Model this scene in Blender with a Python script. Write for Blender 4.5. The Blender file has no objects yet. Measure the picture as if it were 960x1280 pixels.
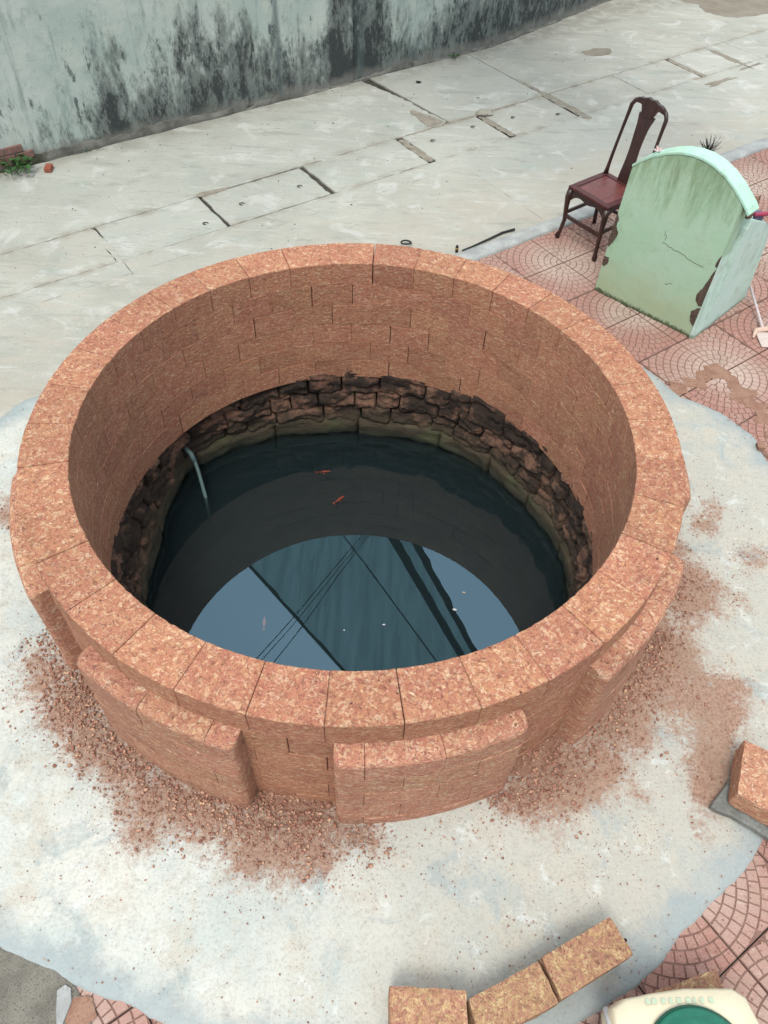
import bpy, bmesh, math, random
import numpy as np
from mathutils import Vector, Matrix, noise
from math import radians as R, sin, cos, pi, hypot, atan2, sqrt
random.seed(7); rng = np.random.default_rng(7)
scene = bpy.context.scene
col = scene.collection

# ------------------------------------------------------------------ camera
CAMH = 3.4583
PITCH, ROLL = 0.88168, 0.0472
fw = Vector((0, cos(PITCH), -sin(PITCH))); rt = Vector((1, 0, 0)); up = rt.cross(fw)
r2 = cos(ROLL) * rt + sin(ROLL) * up; u2 = -sin(ROLL) * rt + cos(ROLL) * up
cam_d = bpy.data.cameras.new("camera"); cam = bpy.data.objects.new("camera", cam_d); col.objects.link(cam)
cam.matrix_world = Matrix(((r2.x, u2.x, -fw.x, 0), (r2.y, u2.y, -fw.y, 0), (r2.z, u2.z, -fw.z, CAMH), (0, 0, 0, 1)))
cam_d.sensor_fit = 'VERTICAL'; cam_d.sensor_height = 24; cam_d.lens = 24 * 966.7 / 1280
cam_d.clip_start = 0.05; cam_d.clip_end = 2000
scene.camera = cam
# ------------------------------------------------------------------ light
SUN_EL, SUN_AZ = R(62), R(200)          # azimuth clockwise from +y
world = bpy.data.worlds.new("World"); scene.world = world; world.use_nodes = True
wn = world.node_tree; bg = wn.nodes['Background']
sky = wn.nodes.new('ShaderNodeTexSky'); sky.sky_type = 'NISHITA'; sky.sun_disc = False
sky.sun_elevation = SUN_EL; sky.sun_rotation = SUN_AZ; sky.air_density = 1.0; sky.dust_density = 4.0; sky.ozone_density = 1.0
# thin high overcast over the clear-sky model: brightest overhead, a third as bright at the horizon
tc = wn.nodes.new('ShaderNodeTexCoord'); sx_ = wn.nodes.new('ShaderNodeSeparateXYZ'); wn.links.new(tc.outputs['Generated'], sx_.inputs[0])
mr = wn.nodes.new('ShaderNodeMapRange'); wn.links.new(sx_.outputs[2], mr.inputs[0]); mr.inputs[1].default_value = 0; mr.inputs[2].default_value = 1; mr.inputs[3].default_value = .36; mr.inputs[4].default_value = 1.0
vc = wn.nodes.new('ShaderNodeVectorMath'); vc.operation = 'SCALE'; vc.inputs[0].default_value = (9.2, 10.0, 10.5); wn.links.new(mr.outputs[0], vc.inputs['Scale'])
mxs = wn.nodes.new('ShaderNodeMix'); mxs.data_type = 'RGBA'; mxs.inputs[0].default_value = .8; wn.links.new(sky.outputs[0], mxs.inputs[6]); wn.links.new(vc.outputs[0], mxs.inputs[7])
wn.links.new(mxs.outputs[2], bg.inputs[0]); bg.inputs[1].default_value = 0.12
sd = bpy.data.lights.new("sun", 'SUN'); sd.energy = 1.3; sd.angle = R(18); sd.color = (1, .95, .87)
so = bpy.data.objects.new("sun", sd); col.objects.link(so)
dirv = Vector((sin(SUN_AZ) * cos(SUN_EL), cos(SUN_AZ) * cos(SUN_EL), sin(SUN_EL)))
so.rotation_euler = dirv.to_track_quat('Z', 'Y').to_euler()
scene.view_settings.view_transform = 'Standard'; scene.view_settings.look = 'None'
scene.view_settings.exposure = 1.0; scene.view_settings.gamma = 1.0
scene.render.engine = 'CYCLES'

# ------------------------------------------------------------------ frame of the street
TH = 0.64208; AX = Vector((cos(TH), sin(TH), 0)); NX = Vector((-sin(TH), cos(TH), 0)); ORG = Vector((2.2966, 4.2379, 0))
def ST(s, t, z=0.0): return ORG + AX * s + NX * t + Vector((0, 0, z))
CX, CY, RI, RO, H, ZW = -0.1562, 2.7410, 1.3515, 1.5757, 0.8211, -0.5087
CH = 0.147; STEP = 360 / 34

# ------------------------------------------------------------------ helpers
def tag(o, label=None, cat=None, group=None, kind=None):
    if label: o['label'] = label
    if cat: o['category'] = cat
    if group: o['group'] = group
    if kind: o['kind'] = kind
    return o
def link(name, me, parent=None, loc=None, rz=0):
    o = bpy.data.objects.new(name, me); col.objects.link(o)
    if parent: o.parent = parent
    if loc is not None: o.location = loc
    if rz: o.rotation_euler = (0, 0, rz)
    return o
def empty(name, loc=(0, 0, 0), rz=0):
    return link(name, None, None, loc, rz)
def mesh(name, V, F, m, smooth=False):
    me = bpy.data.meshes.new(name); me.from_pydata([tuple(v) for v in V], [], F); me.update()
    if m: me.materials.append(m)
    if smooth:
        me.polygons.foreach_set('use_smooth', [True] * len(me.polygons))
    return me
def part(name, V, F, m, parent=None, smooth=False, loc=None, rz=0):
    return link(name, mesh(name, V, F, m, smooth), parent, loc, rz)
def bm_obj(name, bm, m, parent=None, smooth=False, loc=None, rz=0):
    me = bpy.data.meshes.new(name); bm.normal_update(); bm.to_mesh(me); bm.free(); me.materials.append(m)
    if smooth: me.polygons.foreach_set('use_smooth', [True] * len(me.polygons))
    return link(name, me, parent, loc, rz)
def ns(x, y, z=0.0, s=1.0): return noise.noise(Vector((x * s, y * s, z * s)))
def tube(pts, rad, seg=8, cap=True, bm=None):
    own = bm is None
    if own: bm = bmesh.new()
    pts = [Vector(p) for p in pts]; n = len(pts)
    rads = rad if isinstance(rad, (list, tuple)) else [rad] * n
    rings = []; prev = None
    for i, p in enumerate(pts):
        d = (pts[min(i + 1, n - 1)] - pts[max(i - 1, 0)]).normalized()
        if prev is None:
            a = d.orthogonal().normalized()
        else:
            a = (prev - d * prev.dot(d)).normalized()
        prev = a; b = d.cross(a)
        rr = rads[i]; ra, rb = rr if isinstance(rr, tuple) else (rr, rr)
        rings.append([bm.verts.new(p + a * cos(2 * pi * k / seg) * ra + b * sin(2 * pi * k / seg) * rb) for k in range(seg)])
    for i in range(n - 1):
        for k in range(seg):
            bm.faces.new((rings[i][k], rings[i][(k + 1) % seg], rings[i + 1][(k + 1) % seg], rings[i + 1][k]))
    if cap:
        bm.faces.new(rings[0][::-1]); bm.faces.new(rings[-1])
    return bm
def box_bm(x0, x1, y0, y1, z0, z1, bev=0.0, bm=None, seg=2):
    own = bm is None
    b = bmesh.new()
    bmesh.ops.create_cube(b, size=1)
    for v in b.verts:
        v.co = Vector((x0 + (v.co.x + .5) * (x1 - x0), y0 + (v.co.y + .5) * (y1 - y0), z0 + (v.co.z + .5) * (z1 - z0)))
    if bev: bmesh.ops.bevel(b, geom=b.edges[:], offset=bev, segments=seg, profile=0.5, affect='EDGES')
    return b
def poly_prism(pts, z0, z1, inset=0.004):
    """outline (xy list, ccw) -> prism with a small rounded top edge"""
    n = len(pts); cx = sum(p[0] for p in pts) / n; cy = sum(p[1] for p in pts) / n
    # inset along the averaged edge normal
    ins = []
    for i in range(n):
        p0, p1, p2 = pts[i - 1], pts[i], pts[(i + 1) % n]
        d1 = Vector((p1[0] - p0[0], p1[1] - p0[1])); d2 = Vector((p2[0] - p1[0], p2[1] - p1[1]))
        if d1.length < 1e-9 or d2.length < 1e-9: ins.append(p1); continue
        d1.normalize(); d2.normalize(); nn = Vector((-(d1.y + d2.y), d1.x + d2.x))
        if nn.length < 1e-6: ins.append(p1); continue
        nn.normalize(); ins.append((p1[0] + nn.x * inset, p1[1] + nn.y * inset))
    V = [(p[0], p[1], z0) for p in pts] + [(p[0], p[1], z1 - inset * .7) for p in pts] + [(p[0], p[1], z1) for p in ins]
    F = []
    for k in range(n):
        j = (k + 1) % n
        F.append((k, j, n + j, n + k)); F.append((n + k, n + j, 2 * n + j, 2 * n + k))
    F.append(tuple(range(2 * n, 3 * n)))
    return V, F

# ------------------------------------------------------------------ materials
ALB = .62          # all listed colours are scaled to plausible outdoor albedos
class NB:
    def __init__(s, name):
        s.m = bpy.data.materials.new(name); s.m.use_nodes = True; s.t = s.m.node_tree; s.n = s.t.nodes
        s.b = s.n['Principled BSDF']; s.out = s.n['Material Output']
        s.b.inputs['Roughness'].default_value = .85
        s.b.inputs['Specular IOR Level'].default_value = .3
    def node(s, ty, **kw):
        n = s.n.new(ty)
        for k, v in kw.items(): setattr(n, k, v)
        return n
    def setin(s, n, i, v):
        if v is None: return
        if isinstance(v, bpy.types.NodeSocket): s.t.links.new(v, n.inputs[i])
        else:
            if isinstance(v, tuple) and len(v) == 3 and n.inputs[i].type == 'RGBA': v = v + (1,)
            n.inputs[i].default_value = v
    def pos(s, scale=(1, 1, 1), rot=(0, 0, 0), obj=False):
        if obj: c = s.node('ShaderNodeTexCoord').outputs['Object']
        else: c = s.node('ShaderNodeNewGeometry').outputs['Position']
        mp = s.node('ShaderNodeMapping'); s.setin(mp, 0, c); mp.inputs['Rotation'].default_value = rot; mp.inputs['Scale'].default_value = scale
        return mp.outputs[0]
    def noise(s, v, sc, det=4, rough=.55, dist=0, out='Fac'):
        n = s.node('ShaderNodeTexNoise'); s.setin(n, 'Vector', v)
        n.inputs['Scale'].default_value = sc; n.inputs['Detail'].default_value = det; n.inputs['Roughness'].default_value = rough; n.inputs['Distortion'].default_value = dist
        return n.outputs[out]
    def vor(s, v, sc, feat='F1', out='Distance'):
        n = s.node('ShaderNodeTexVoronoi', feature=feat); s.setin(n, 'Vector', v); n.inputs['Scale'].default_value = sc
        return n.outputs[out]
    def ma(s, op, a, b=None, c=None, clamp=False):
        n = s.node('ShaderNodeMath', operation=op); n.use_clamp = clamp; s.setin(n, 0, a); s.setin(n, 1, b); s.setin(n, 2, c); return n.outputs[0]
    def ss(s, v, lo, hi, a=0.0, b=1.0):
        n = s.node('ShaderNodeMapRange', interpolation_type='SMOOTHSTEP'); s.setin(n, 0, v); s.setin(n, 1, lo); s.setin(n, 2, hi); s.setin(n, 3, a); s.setin(n, 4, b); return n.outputs[0]
    def mix(s, f, a, b, bt='MIX'):
        n = s.node('ShaderNodeMix', data_type='RGBA', blend_type=bt); s.setin(n, 0, f); s.setin(n, 6, a); s.setin(n, 7, b); return n.outputs[2]
    def sep(s, v):
        n = s.node('ShaderNodeSeparateXYZ'); s.setin(n, 0, v); return n.outputs
    def bump(s, h, strength=.5, dist=.01, nrm=None):
        n = s.node('ShaderNodeBump'); s.setin(n, 'Height', h); n.inputs['Strength'].default_value = strength; n.inputs['Distance'].default_value = dist
        s.setin(n, 'Normal', nrm); return n.outputs[0]
    def fin(s, c, rough=None, nrm=None):
        c = s.mix(1.0, c, (ALB, ALB, ALB, 1), 'MULTIPLY')
        s.setin(s.b, 'Base Color', c); s.setin(s.b, 'Roughness', rough); s.setin(s.b, 'Normal', nrm); return s.m

def laterite(name, red, veins, dusty=0.0, zs=2.3, old=False):
    b = NB(name); p = b.pos((1, 1, zs))
    warp = b.noise(p, 9, 2, out='Color')
    vm = b.node('ShaderNodeVectorMath', operation='MULTIPLY_ADD'); b.setin(vm, 0, warp); vm.inputs[1].default_value = (.06, .06, .06); b.setin(vm, 2, p)
    pw = vm.outputs[0]
    n1 = b.noise(pw, 30, 3, .55); n2 = b.noise(pw, 58, 3, .6, .8); big = b.noise(b.pos(), 2.4, 4); fine = b.noise(p, 170, 3, .75)
    vw = b.node('ShaderNodeVectorMath', operation='MULTIPLY_ADD'); b.setin(vw, 0, b.noise(p, 38, 3, .6, out='Color')); vw.inputs[1].default_value = (.022, .022, .022); b.setin(vw, 2, pw)
    vw = vw.outputs[0]
    def cell(sc):
        n = b.node('ShaderNodeTexVoronoi'); b.setin(n, 'Vector', vw); n.inputs['Scale'].default_value = sc
        return b.sep(n.outputs['Color'])[0], n.outputs['Distance']
    r1, d1 = cell(58); r2, d2 = cell(115)
    def ramp(f):
        r = b.node('ShaderNodeValToRGB'); b.setin(r, 0, f); r.color_ramp.interpolation = 'LINEAR'; e = r.color_ramp.elements
        e[0].position = 0; e[0].color = red[3] + (1,); e[1].position = 1; e[1].color = red[4] + (1,)
        for q, c_ in ((.16, red[1]), (.45, red[0]), (.66, red[2]), (.72, red[1]), (.86, red[0]), (.93, red[5])): x = e.new(q); x.color = c_ + (1,)
        return r.outputs[0]
    c = b.mix(b.ss(big, .38, .62), red[0], red[1])
    c = b.mix(.62, c, ramp(r1)); c = b.mix(.42, c, ramp(r2))
    v1 = b.ss(b.ma('ABSOLUTE', b.ma('SUBTRACT', n1, .5)), .0, .045, 1, 0); v2 = b.ss(b.ma('ABSOLUTE', b.ma('SUBTRACT', n2, .48)), .0, .04, 1, 0)
    c = b.mix(b.ma('MULTIPLY', v1, b.ss(b.noise(p, 16, 4, .7), .46, .62, 0, veins * .8)), c, red[4])
    c = b.mix(b.ma('MULTIPLY', v2, b.ss(b.noise(p, 13, 4, .7), .46, .64, 0, veins * .8)), c, red[5])
    c = b.mix(b.ss(fine, .25, .44, .75, 0), c, red[3]); c = b.mix(b.ss(fine, .60, .76, 0, .6), c, red[4])
    c = b.mix(b.ss(b.noise(b.pos((1, 1, 1.4)), 3.3, 5, .7), .54, .72, 0, .35), c, red[3])
    hole = b.ma('MULTIPLY', b.ss(b.vor(pw, 19), .05, .10, 1, 0), b.ss(b.noise(p, 8, 3), .45, .6)); c = b.mix(b.ma('MULTIPLY', hole, .8), c, tuple(x * .5 for x in red[3]))
    oi = b.node('ShaderNodeObjectInfo').outputs['Random']
    hs = b.node('ShaderNodeHueSaturation'); b.setin(hs, 'Color', c); b.setin(hs, 'Value', b.ss(oi, 0, 1, .91, 1.07)); b.setin(hs, 'Hue', b.ss(b.ma('FRACT', b.ma('MULTIPLY', oi, 7.3)), 0, 1, .497, .504))
    hs.inputs['Saturation'].default_value = 1 - dusty * .5
    c = hs.outputs[0]
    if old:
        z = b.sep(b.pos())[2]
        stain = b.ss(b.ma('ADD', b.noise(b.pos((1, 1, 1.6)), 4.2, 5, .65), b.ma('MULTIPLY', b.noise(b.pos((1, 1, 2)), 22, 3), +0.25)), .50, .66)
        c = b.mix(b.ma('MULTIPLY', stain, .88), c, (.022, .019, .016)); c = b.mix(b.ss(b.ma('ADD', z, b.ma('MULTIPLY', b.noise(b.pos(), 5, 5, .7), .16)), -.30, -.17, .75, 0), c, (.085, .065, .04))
        lich = b.ss(b.noise(b.pos(), 9, 4), .60, .70)
        c = b.mix(b.ma('MULTIPLY', lich, .3), c, (.14, .13, .07))
    h = b.ma('ADD', b.ma('MULTIPLY', n1, .6), b.ma('ADD', b.ma('MULTIPLY', n2, .5), b.ma('MULTIPLY', fine, .5)))
    h = b.ma('SUBTRACT', h, b.ma('MULTIPLY', hole, 1.0))
    pit = b.ss(b.vor(vw, 75), .10, .34)
    h = b.ma('ADD', h, b.ma('ADD', b.ma('MULTIPLY', pit, .45), b.ma('MULTIPLY', r1, .35)))
    return b.fin(c, .93, b.bump(h, .9, .009 if not old else .016))
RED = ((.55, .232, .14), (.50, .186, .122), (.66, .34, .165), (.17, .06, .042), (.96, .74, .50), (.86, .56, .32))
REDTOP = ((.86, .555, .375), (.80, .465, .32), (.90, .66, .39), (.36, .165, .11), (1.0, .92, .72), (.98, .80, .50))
YEL = ((.52, .275, .17), (.47, .22, .15), (.64, .43, .19), (.17, .075, .05), (.86, .68, .36), (.74, .54, .25))
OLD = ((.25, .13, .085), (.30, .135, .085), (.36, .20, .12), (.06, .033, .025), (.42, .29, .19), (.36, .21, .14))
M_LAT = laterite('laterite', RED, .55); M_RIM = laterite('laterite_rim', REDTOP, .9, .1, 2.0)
M_PANEL = laterite('laterite_panel', tuple(tuple(min(.95, x * 1.06) for x in c) for c in RED), .75, 0.1, 2.1)
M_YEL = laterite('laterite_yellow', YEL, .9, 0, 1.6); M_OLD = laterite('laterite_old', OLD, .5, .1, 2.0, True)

def m_concrete():
    b = NB('road_concrete'); p = b.pos(); sp = b.pos((1, 4.5, 1), (0, 0, -TH))
    big = b.noise(p, 1.1, 5, .6); med = b.noise(sp, 2.6, 6, .65); f = b.noise(p, 60, 5, .75); ff = b.noise(p, 260, 3, .8)
    c = b.mix(b.ss(big, .35, .65), (.44, .43, .37), (.55, .535, .465))
    c = b.mix(b.ss(med, .46, .70, 0, .75), c, (.55, .50, .42))
    oi = b.node('ShaderNodeObjectInfo').outputs['Random']; c = b.mix(b.ma('MULTIPLY', oi, .4), c, (.50, .55, .51))
    c = b.mix(b.ss(b.noise(p, 3.2, 6, .65, .6), .54, .66, 0, .7), c, (.66, .66, .62))
    c = b.mix(b.ss(b.noise(sp, 5.5, 6, .7), .56, .72, 0, .6), c, (.29, .29, .265))
    c = b.mix(b.ss(b.noise(p, 2.0, 4, .6), .57, .72, 0, .35), c, (.36, .44, .39))
    c = b.mix(b.ss(b.noise(p, 10, 6, .75), .60, .74, 0, .45), c, (.30, .28, .24))
    c = b.mix(b.ss(f, .3, .48, .38, 0), c, (.24, .23, .21)); c = b.mix(b.ss(f, .55, .72, 0, .4), c, (.66, .66, .63))
    tt = b.ma('SUBTRACT', b.sep(b.pos((1, 1, 1), (0, 0, -TH)))[1], 2.018)
    gr = b.ma('MULTIPLY', b.ss(b.ma('ABSOLUTE', b.ma('SUBTRACT', tt, 4.03)), .0, .10, 1, 0), b.ss(b.noise(p, 4, 6, .7), .42, .62)); c = b.mix(b.ma('MULTIPLY', gr, .8), c, (.36, .325, .265))
    gr = b.ma('MULTIPLY', b.ss(b.ma('ABSOLUTE', b.ma('SUBTRACT', tt, 3.47)), .0, .08, 1, 0), b.ss(b.noise(p, 5, 6, .7), .42, .62)); c = b.mix(b.ma('MULTIPLY', gr, .8), c, (.36, .325, .265))
    gr = b.ma('MULTIPLY', b.ss(tt, 5.0, 5.34), b.ss(b.noise(p, 4, 6, .7), .35, .6)); c = b.mix(b.ma('MULTIPLY', gr, .75), c, (.30, .28, .23))
    gr = b.ma('MULTIPLY', b.ss(tt, 3.1, 2.6), b.ss(b.noise(p, 1.8, 5, .65), .36, .6)); c = b.mix(b.ma('MULTIPLY', gr, .6), c, (.52, .47, .39))
    wl = b.noise(b.pos((1, 5, 1), (0, 0, -TH - .12)), 1.7, 6, .72, .4); c = b.mix(b.ss(wl, .54, .66, 0, .5), c, (.33, .325, .285)); c = b.mix(b.ss(wl, .44, .34, 0, .45), c, (.66, .655, .60))
    spk = b.ss(b.vor(p, 17), .035, .06, 1, 0); gate = b.ss(b.noise(p, 4, 2), .55, .62)
    c = b.mix(b.ma('MULTIPLY', spk, b.ma('MULTIPLY', gate, .8)), c, (.09, .075, .06))
    h = b.ma('ADD', b.ma('MULTIPLY', b.noise(p, 9, 5), 1.0), b.ma('ADD', b.ma('MULTIPLY', f, .35), b.ma('MULTIPLY', ff, .15)))
    return b.fin(c, .88, b.bump(h, .5, .012))
M_ROAD = m_concrete()
def simple(name, c1, c2, sc=8, rough=.85, c3=None, bump=.4, dist=.006, fsc=90, spec=.3):
    b = NB(name); p = b.pos(); c = b.mix(b.ss(b.noise(p, sc, 5, .6), .35, .65), c1, c2)
    f = b.noise(p, fsc, 4, .7)
    if c3: c = b.mix(b.ss(f, .5, .68, 0, .8), c, c3)
    b.b.inputs['Specular IOR Level'].default_value = spec
    return b.fin(c, rough, b.bump(f, bump, dist))
M_JOINT = simple('joint_dirt', (.05, .045, .038), (.10, .085, .07), 20, .95, (.03, .028, .025))
M_SAND = simple('joint_sand', (.30, .265, .21), (.42, .38, .31), 14, .95, (.20, .165, .13), .6)
M_BED = simple('ground_bed', (.20, .18, .15), (.28, .26, .22), 3, .95, (.13, .11, .09))
M_KERB = simple('kerb_cement', (.40, .41, .40), (.56, .575, .555), 6, .9, (.30, .31, .29), .5, .01)
M_MUD = simple('red_mud', (.33, .175, .12), (.42, .25, .175), 12, .95, (.24, .12, .08), .9)
M_STAIN = simple('damp_stain', (.27, .23, .18), (.34, .30, .24), 5, .7, (.22, .19, .15), .2)
M_MORTAR = simple('grey_mortar', (.24, .225, .185), (.34, .315, .265), 10, .95, (.09, .085, .07), .9, .01, 160)
M_BLACKP = simple('black_plastic', (.02, .02, .02), (.04, .04, .04), 10, .55)
M_WOODOLD = simple('grey_slab', (.30, .31, .29), (.20, .20, .18), 9, .9, (.12, .12, .10), .6)

def m_apron():
    b = NB('apron_cement'); p = b.pos()
    at = b.node('ShaderNodeAttribute', attribute_name='dust').outputs['Fac']
    big = b.noise(p, 2.1, 5, .6); f = b.noise(p, 70, 5, .75); ff = b.noise(p, 230, 3, .8); m2 = b.noise(p, 6, 5, .65)
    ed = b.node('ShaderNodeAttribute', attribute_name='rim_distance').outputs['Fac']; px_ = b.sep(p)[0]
    c = b.mix(b.ss(big, .36, .62), (.60, .65, .61), (.75, .74, .665))
    c = b.mix(b.ss(b.ma('ADD', px_, b.noise(p, 1.4, 3)), -.4, 1.6, 0, .85), c, (.56, .53, .455))
    c = b.mix(b.ss(m2, .48, .66, 0, .75), c, (.62, .575, .48))
    c = b.mix(b.ss(b.noise(p, 3.6, 6, .7, .9), .52, .68, 0, .75), c, (.40, .47, .47))
    c = b.mix(b.ss(b.noise(p, 7.5, 6, .75, .5), .55, .66, 0, .6), c, (.80, .83, .80))
    c = b.mix(b.ss(b.noise(p, 17, 6, .78), .53, .70, 0, .55), c, (.43, .41, .36))
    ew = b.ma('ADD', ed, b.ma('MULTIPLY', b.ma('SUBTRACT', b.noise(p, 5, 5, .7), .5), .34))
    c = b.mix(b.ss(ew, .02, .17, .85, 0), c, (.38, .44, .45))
    c = b.mix(b.ss(f, .34, .52, .42, 0), c, (.36, .345, .31)); c = b.mix(b.ss(ff, .56, .72, 0, .4), c, (.85, .86, .83))
    d = b.ma('ADD', at, b.ma('ADD', b.ma('MULTIPLY', b.ma('SUBTRACT', b.noise(p, 9, 6, .75), .5), 1.3), b.ma('MULTIPLY', b.ma('SUBTRACT', b.noise(p, 45, 5, .8), .5), 1.2)))
    film = b.ss(b.ma('ADD', px_, b.noise(p, 2.3, 4)), .7, 2.0, 0, .20); d = b.ma('ADD', d, film)
    mask = b.ss(d, .32, .86, 0, .92)
    dc = b.mix(b.ss(f, .36, .62), (.29, .14, .095), (.49, .30, .21))
    dc = b.mix(b.ss(b.noise(p, 3.5, 3), .4, .65, 0, .5), dc, (.40, .27, .19))
    c = b.mix(mask, c, dc)
    # tiny scattered crumbs too small to model
    sv = b.vor(p, 62); sg = b.ss(b.ma('ADD', b.noise(p, 6, 4, .7), b.ma('MULTIPLY', at, .5)), .52, .66)
    c = b.mix(b.ma('MULTIPLY', b.ss(sv, .12, .20, 1, 0), b.ma('MULTIPLY', sg, .8)), c, (.25, .12, .08))
    h = b.ma('ADD', b.ma('MULTIPLY', b.noise(p, 7, 6, .65), 1.4), b.ma('ADD', b.ma('MULTIPLY', f, .4), b.ma('MULTIPLY', ff, .2)))
    return b.fin(c, .9, b.bump(h, .5, .016))
M_APRON = m_apron()
def m_gravel(dark=1.0):
    b = NB('laterite_crumbs'); p = b.pos(); w = b.node('ShaderNodeTexWhiteNoise'); sn = b.node('ShaderNodeVectorMath', operation='SNAP')
    b.setin(sn, 0, p); sn.inputs[1].default_value = (.012, .012, .05); b.setin(w, 0, sn.outputs[0])
    r = b.node('ShaderNodeValToRGB'); b.setin(r, 0, w.outputs[0]); e = r.color_ramp.elements
    e[0].position = 0; e[0].color = (.26, .115, .08, 1); e[1].position = 1; e[1].color = (.72, .46, .30, 1)
    for q, c in ((.35, (.39, .18, .125, 1)), (.7, (.49, .25, .175, 1))):
        x = e.new(q); x.color = c
    return b.fin(r.outputs[0], .95, b.bump(b.noise(p, 160, 3), .5, .004))
M_GRAV = m_gravel()
def m_tile():
    b = NB('pavement_tile'); p = b.pos(); oi = b.node('ShaderNodeObjectInfo').outputs['Random']
    w = b.noise(b.pos(), 1.7, 4, .6)
    loc = b.sep(b.pos(obj=True)); rr = b.ma('SQRT', b.ma('ADD', b.ma('MULTIPLY', loc[0], loc[0]), b.ma('MULTIPLY', loc[1], loc[1])))
    edge = b.ma('ADD', rr, b.ma('MULTIPLY', w, .34)); edge = b.ma('SUBTRACT', edge, b.ma('MULTIPLY', oi, .14))
    c = b.mix(b.ss(edge, .18, .50), (.60, .46, .385), (.44, .225, .18))
    c = b.mix(b.ss(oi, .3, 1, 0, .4), c, (.52, .34, .28))
    f = b.noise(p, 120, 4, .75); c = b.mix(b.ss(f, .5, .7, 0, .5), c, (.70, .56, .48)); c = b.mix(b.ss(f, .3, .46, .55, 0), c, (.27, .15, .12)); c = b.mix(b.ss(b.noise(p, 2.2, 6, .75), .5, .64, 0, .55), c, (.38, .27, .21))
    c = b.mix(b.ss(b.noise(p, 5, 5, .7), .52, .68, 0, .5), c, (.50, .39, .32))
    c = b.mix(b.ss(b.noise(p, 15, 5, .7), .58, .7, 0, .4), c, (.72, .60, .51))
    return b.fin(c, .8, b.bump(f, .35, .004))
M_TILE = m_tile()
M_GROUT = simple('tile_grout', (.25, .135, .11), (.33, .20, .16), 12, .95, (.17, .095, .075), .4)

def m_wall():
    b = NB('stained_wall'); lp = b.pos((1, 1, 1), (0, 0, -TH)); x, y, z = b.sep(lp)
    # x runs along the wall
    st = b.pos((1, 1, .16), (0, 0, -TH)); st2 = b.pos((1, 1, .42), (0, 0, -TH)); p = b.pos()
    c = b.mix(b.ss(b.noise(p, 1.6, 5, .6), .38, .62), (.49, .58, .53), (.62, .68, .63))
    c = b.mix(b.ss(b.noise(p, 4, 6, .7), .50, .66, 0, .7), c, (.62, .67, .60)); c = b.mix(b.ss(b.noise(p, 2.3, 6, .75, .5), .54, .66, 0, .55), c, (.36, .44, .40))
    c = b.mix(b.ss(b.noise(p, 12, 6, .75), .56, .70, 0, .55), c, (.30, .38, .35))
    # thin runs of rain dirt all over
    c = b.mix(b.ss(b.noise(st, 14, 5, .7), .52, .70, 0, .55), c, (.25, .33, .32))
    # black mould: climbs from the foot in tongues, denser in some bays
    tong = b.noise(st2, 4.2, 6, .72, .25)
    tide = b.node('ShaderNodeValToRGB'); e = tide.color_ramp.elements; b.setin(tide, 0, b.ma('DIVIDE', b.ma('ADD', b.ma('SUBTRACT', x, 4.377), 3.6), 7.2))
    T_ = [(-3.6, .22), (-3.1, .20), (-2.7, .30), (-2.35, .30), (-2.2, .95), (-2.0, .62), (-1.6, .62), (-1.35, .80), (-1.0, .90), (-.7, .72), (-.3, .55), (.05, .60), (.25, 1.15), (.41, .75), (.44, 1.1), (.75, .95), (.95, .45), (1.6, .50), (2.1, .75), (3.2, .85), (3.6, .8)]
    for i, (xx, hh) in enumerate(T_):
        q = e[0] if i == 0 else (e[len(e) - 1] if i == len(T_) - 1 else e.new((xx + 3.6) / 7.2)); q.position = (xx + 3.6) / 7.2; q.color = (hh / 1.3,) * 3 + (1,)
    hm = b.ma('MULTIPLY', tide.outputs[0], 1.3)
    f1 = b.ma('ADD', b.ma('MULTIPLY', b.ma('SUBTRACT', hm, z), .95), b.ma('ADD', .42, b.ma('MULTIPLY', b.ma('SUBTRACT', tong, .5), 2.3)))
    f1 = b.ma('ADD', f1, b.ma('MULTIPLY', b.ma('SUBTRACT', b.noise(st2, 26, 5, .8), .5), .8))
    c = b.mix(b.ss(f1, .22, .74, 0, .82), c, (.125, .145, .135))
    c = b.mix(b.ss(b.ma('ADD', f1, b.ma('MULTIPLY', b.ma('SUBTRACT', b.noise(st2, 13, 6, .78), .5), 2.4)), .62, 1.15, 0, .88), c, (.030, .038, .039))
    # isolated black blotches with runs below
    bl = b.ma('ADD', b.noise(st2, 6.2, 5, .72), b.ma('MULTIPLY', b.noise(st2, 30, 4, .8), .22))
    c = b.mix(b.ss(bl, .70, .80, 0, .85), c, (.06, .078, .08))
    # washed grey foot
    ft = b.ma('ADD', z, b.ma('MULTIPLY', b.ma('SUBTRACT', b.noise(p, 5, 5, .7), .5), .22))
    c = b.mix(b.ss(ft, .04, .15, .7, 0), c, (.27, .265, .235))
    # broad dark rain runs
    st3 = b.noise(b.pos((1, 1, .07), (0, 0, -TH)), 2.6, 4, .6)
    c = b.mix(b.ss(st3, .60, .68, 0, .72), c, (.115, .15, .15))
    f = b.noise(p, 80, 4, .75); c = b.mix(b.ss(f, .55, .75, 0, .25), c, (.56, .61, .58))
    moss = b.ma('MULTIPLY', b.ss(z, .02, .14, 1, 0), b.ss(b.noise(p, 3, 4, .6), .56, .66))
    c = b.mix(b.ma('MULTIPLY', moss, .8), c, (.055, .06, .028))
    h = b.ma('ADD', b.ma('MULTIPLY', b.noise(p, 6, 6, .7), 1.2), b.ma('MULTIPLY', f, .3))
    return b.fin(c, .85, b.bump(h, .45, .014))
M_WALL = m_wall()
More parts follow.
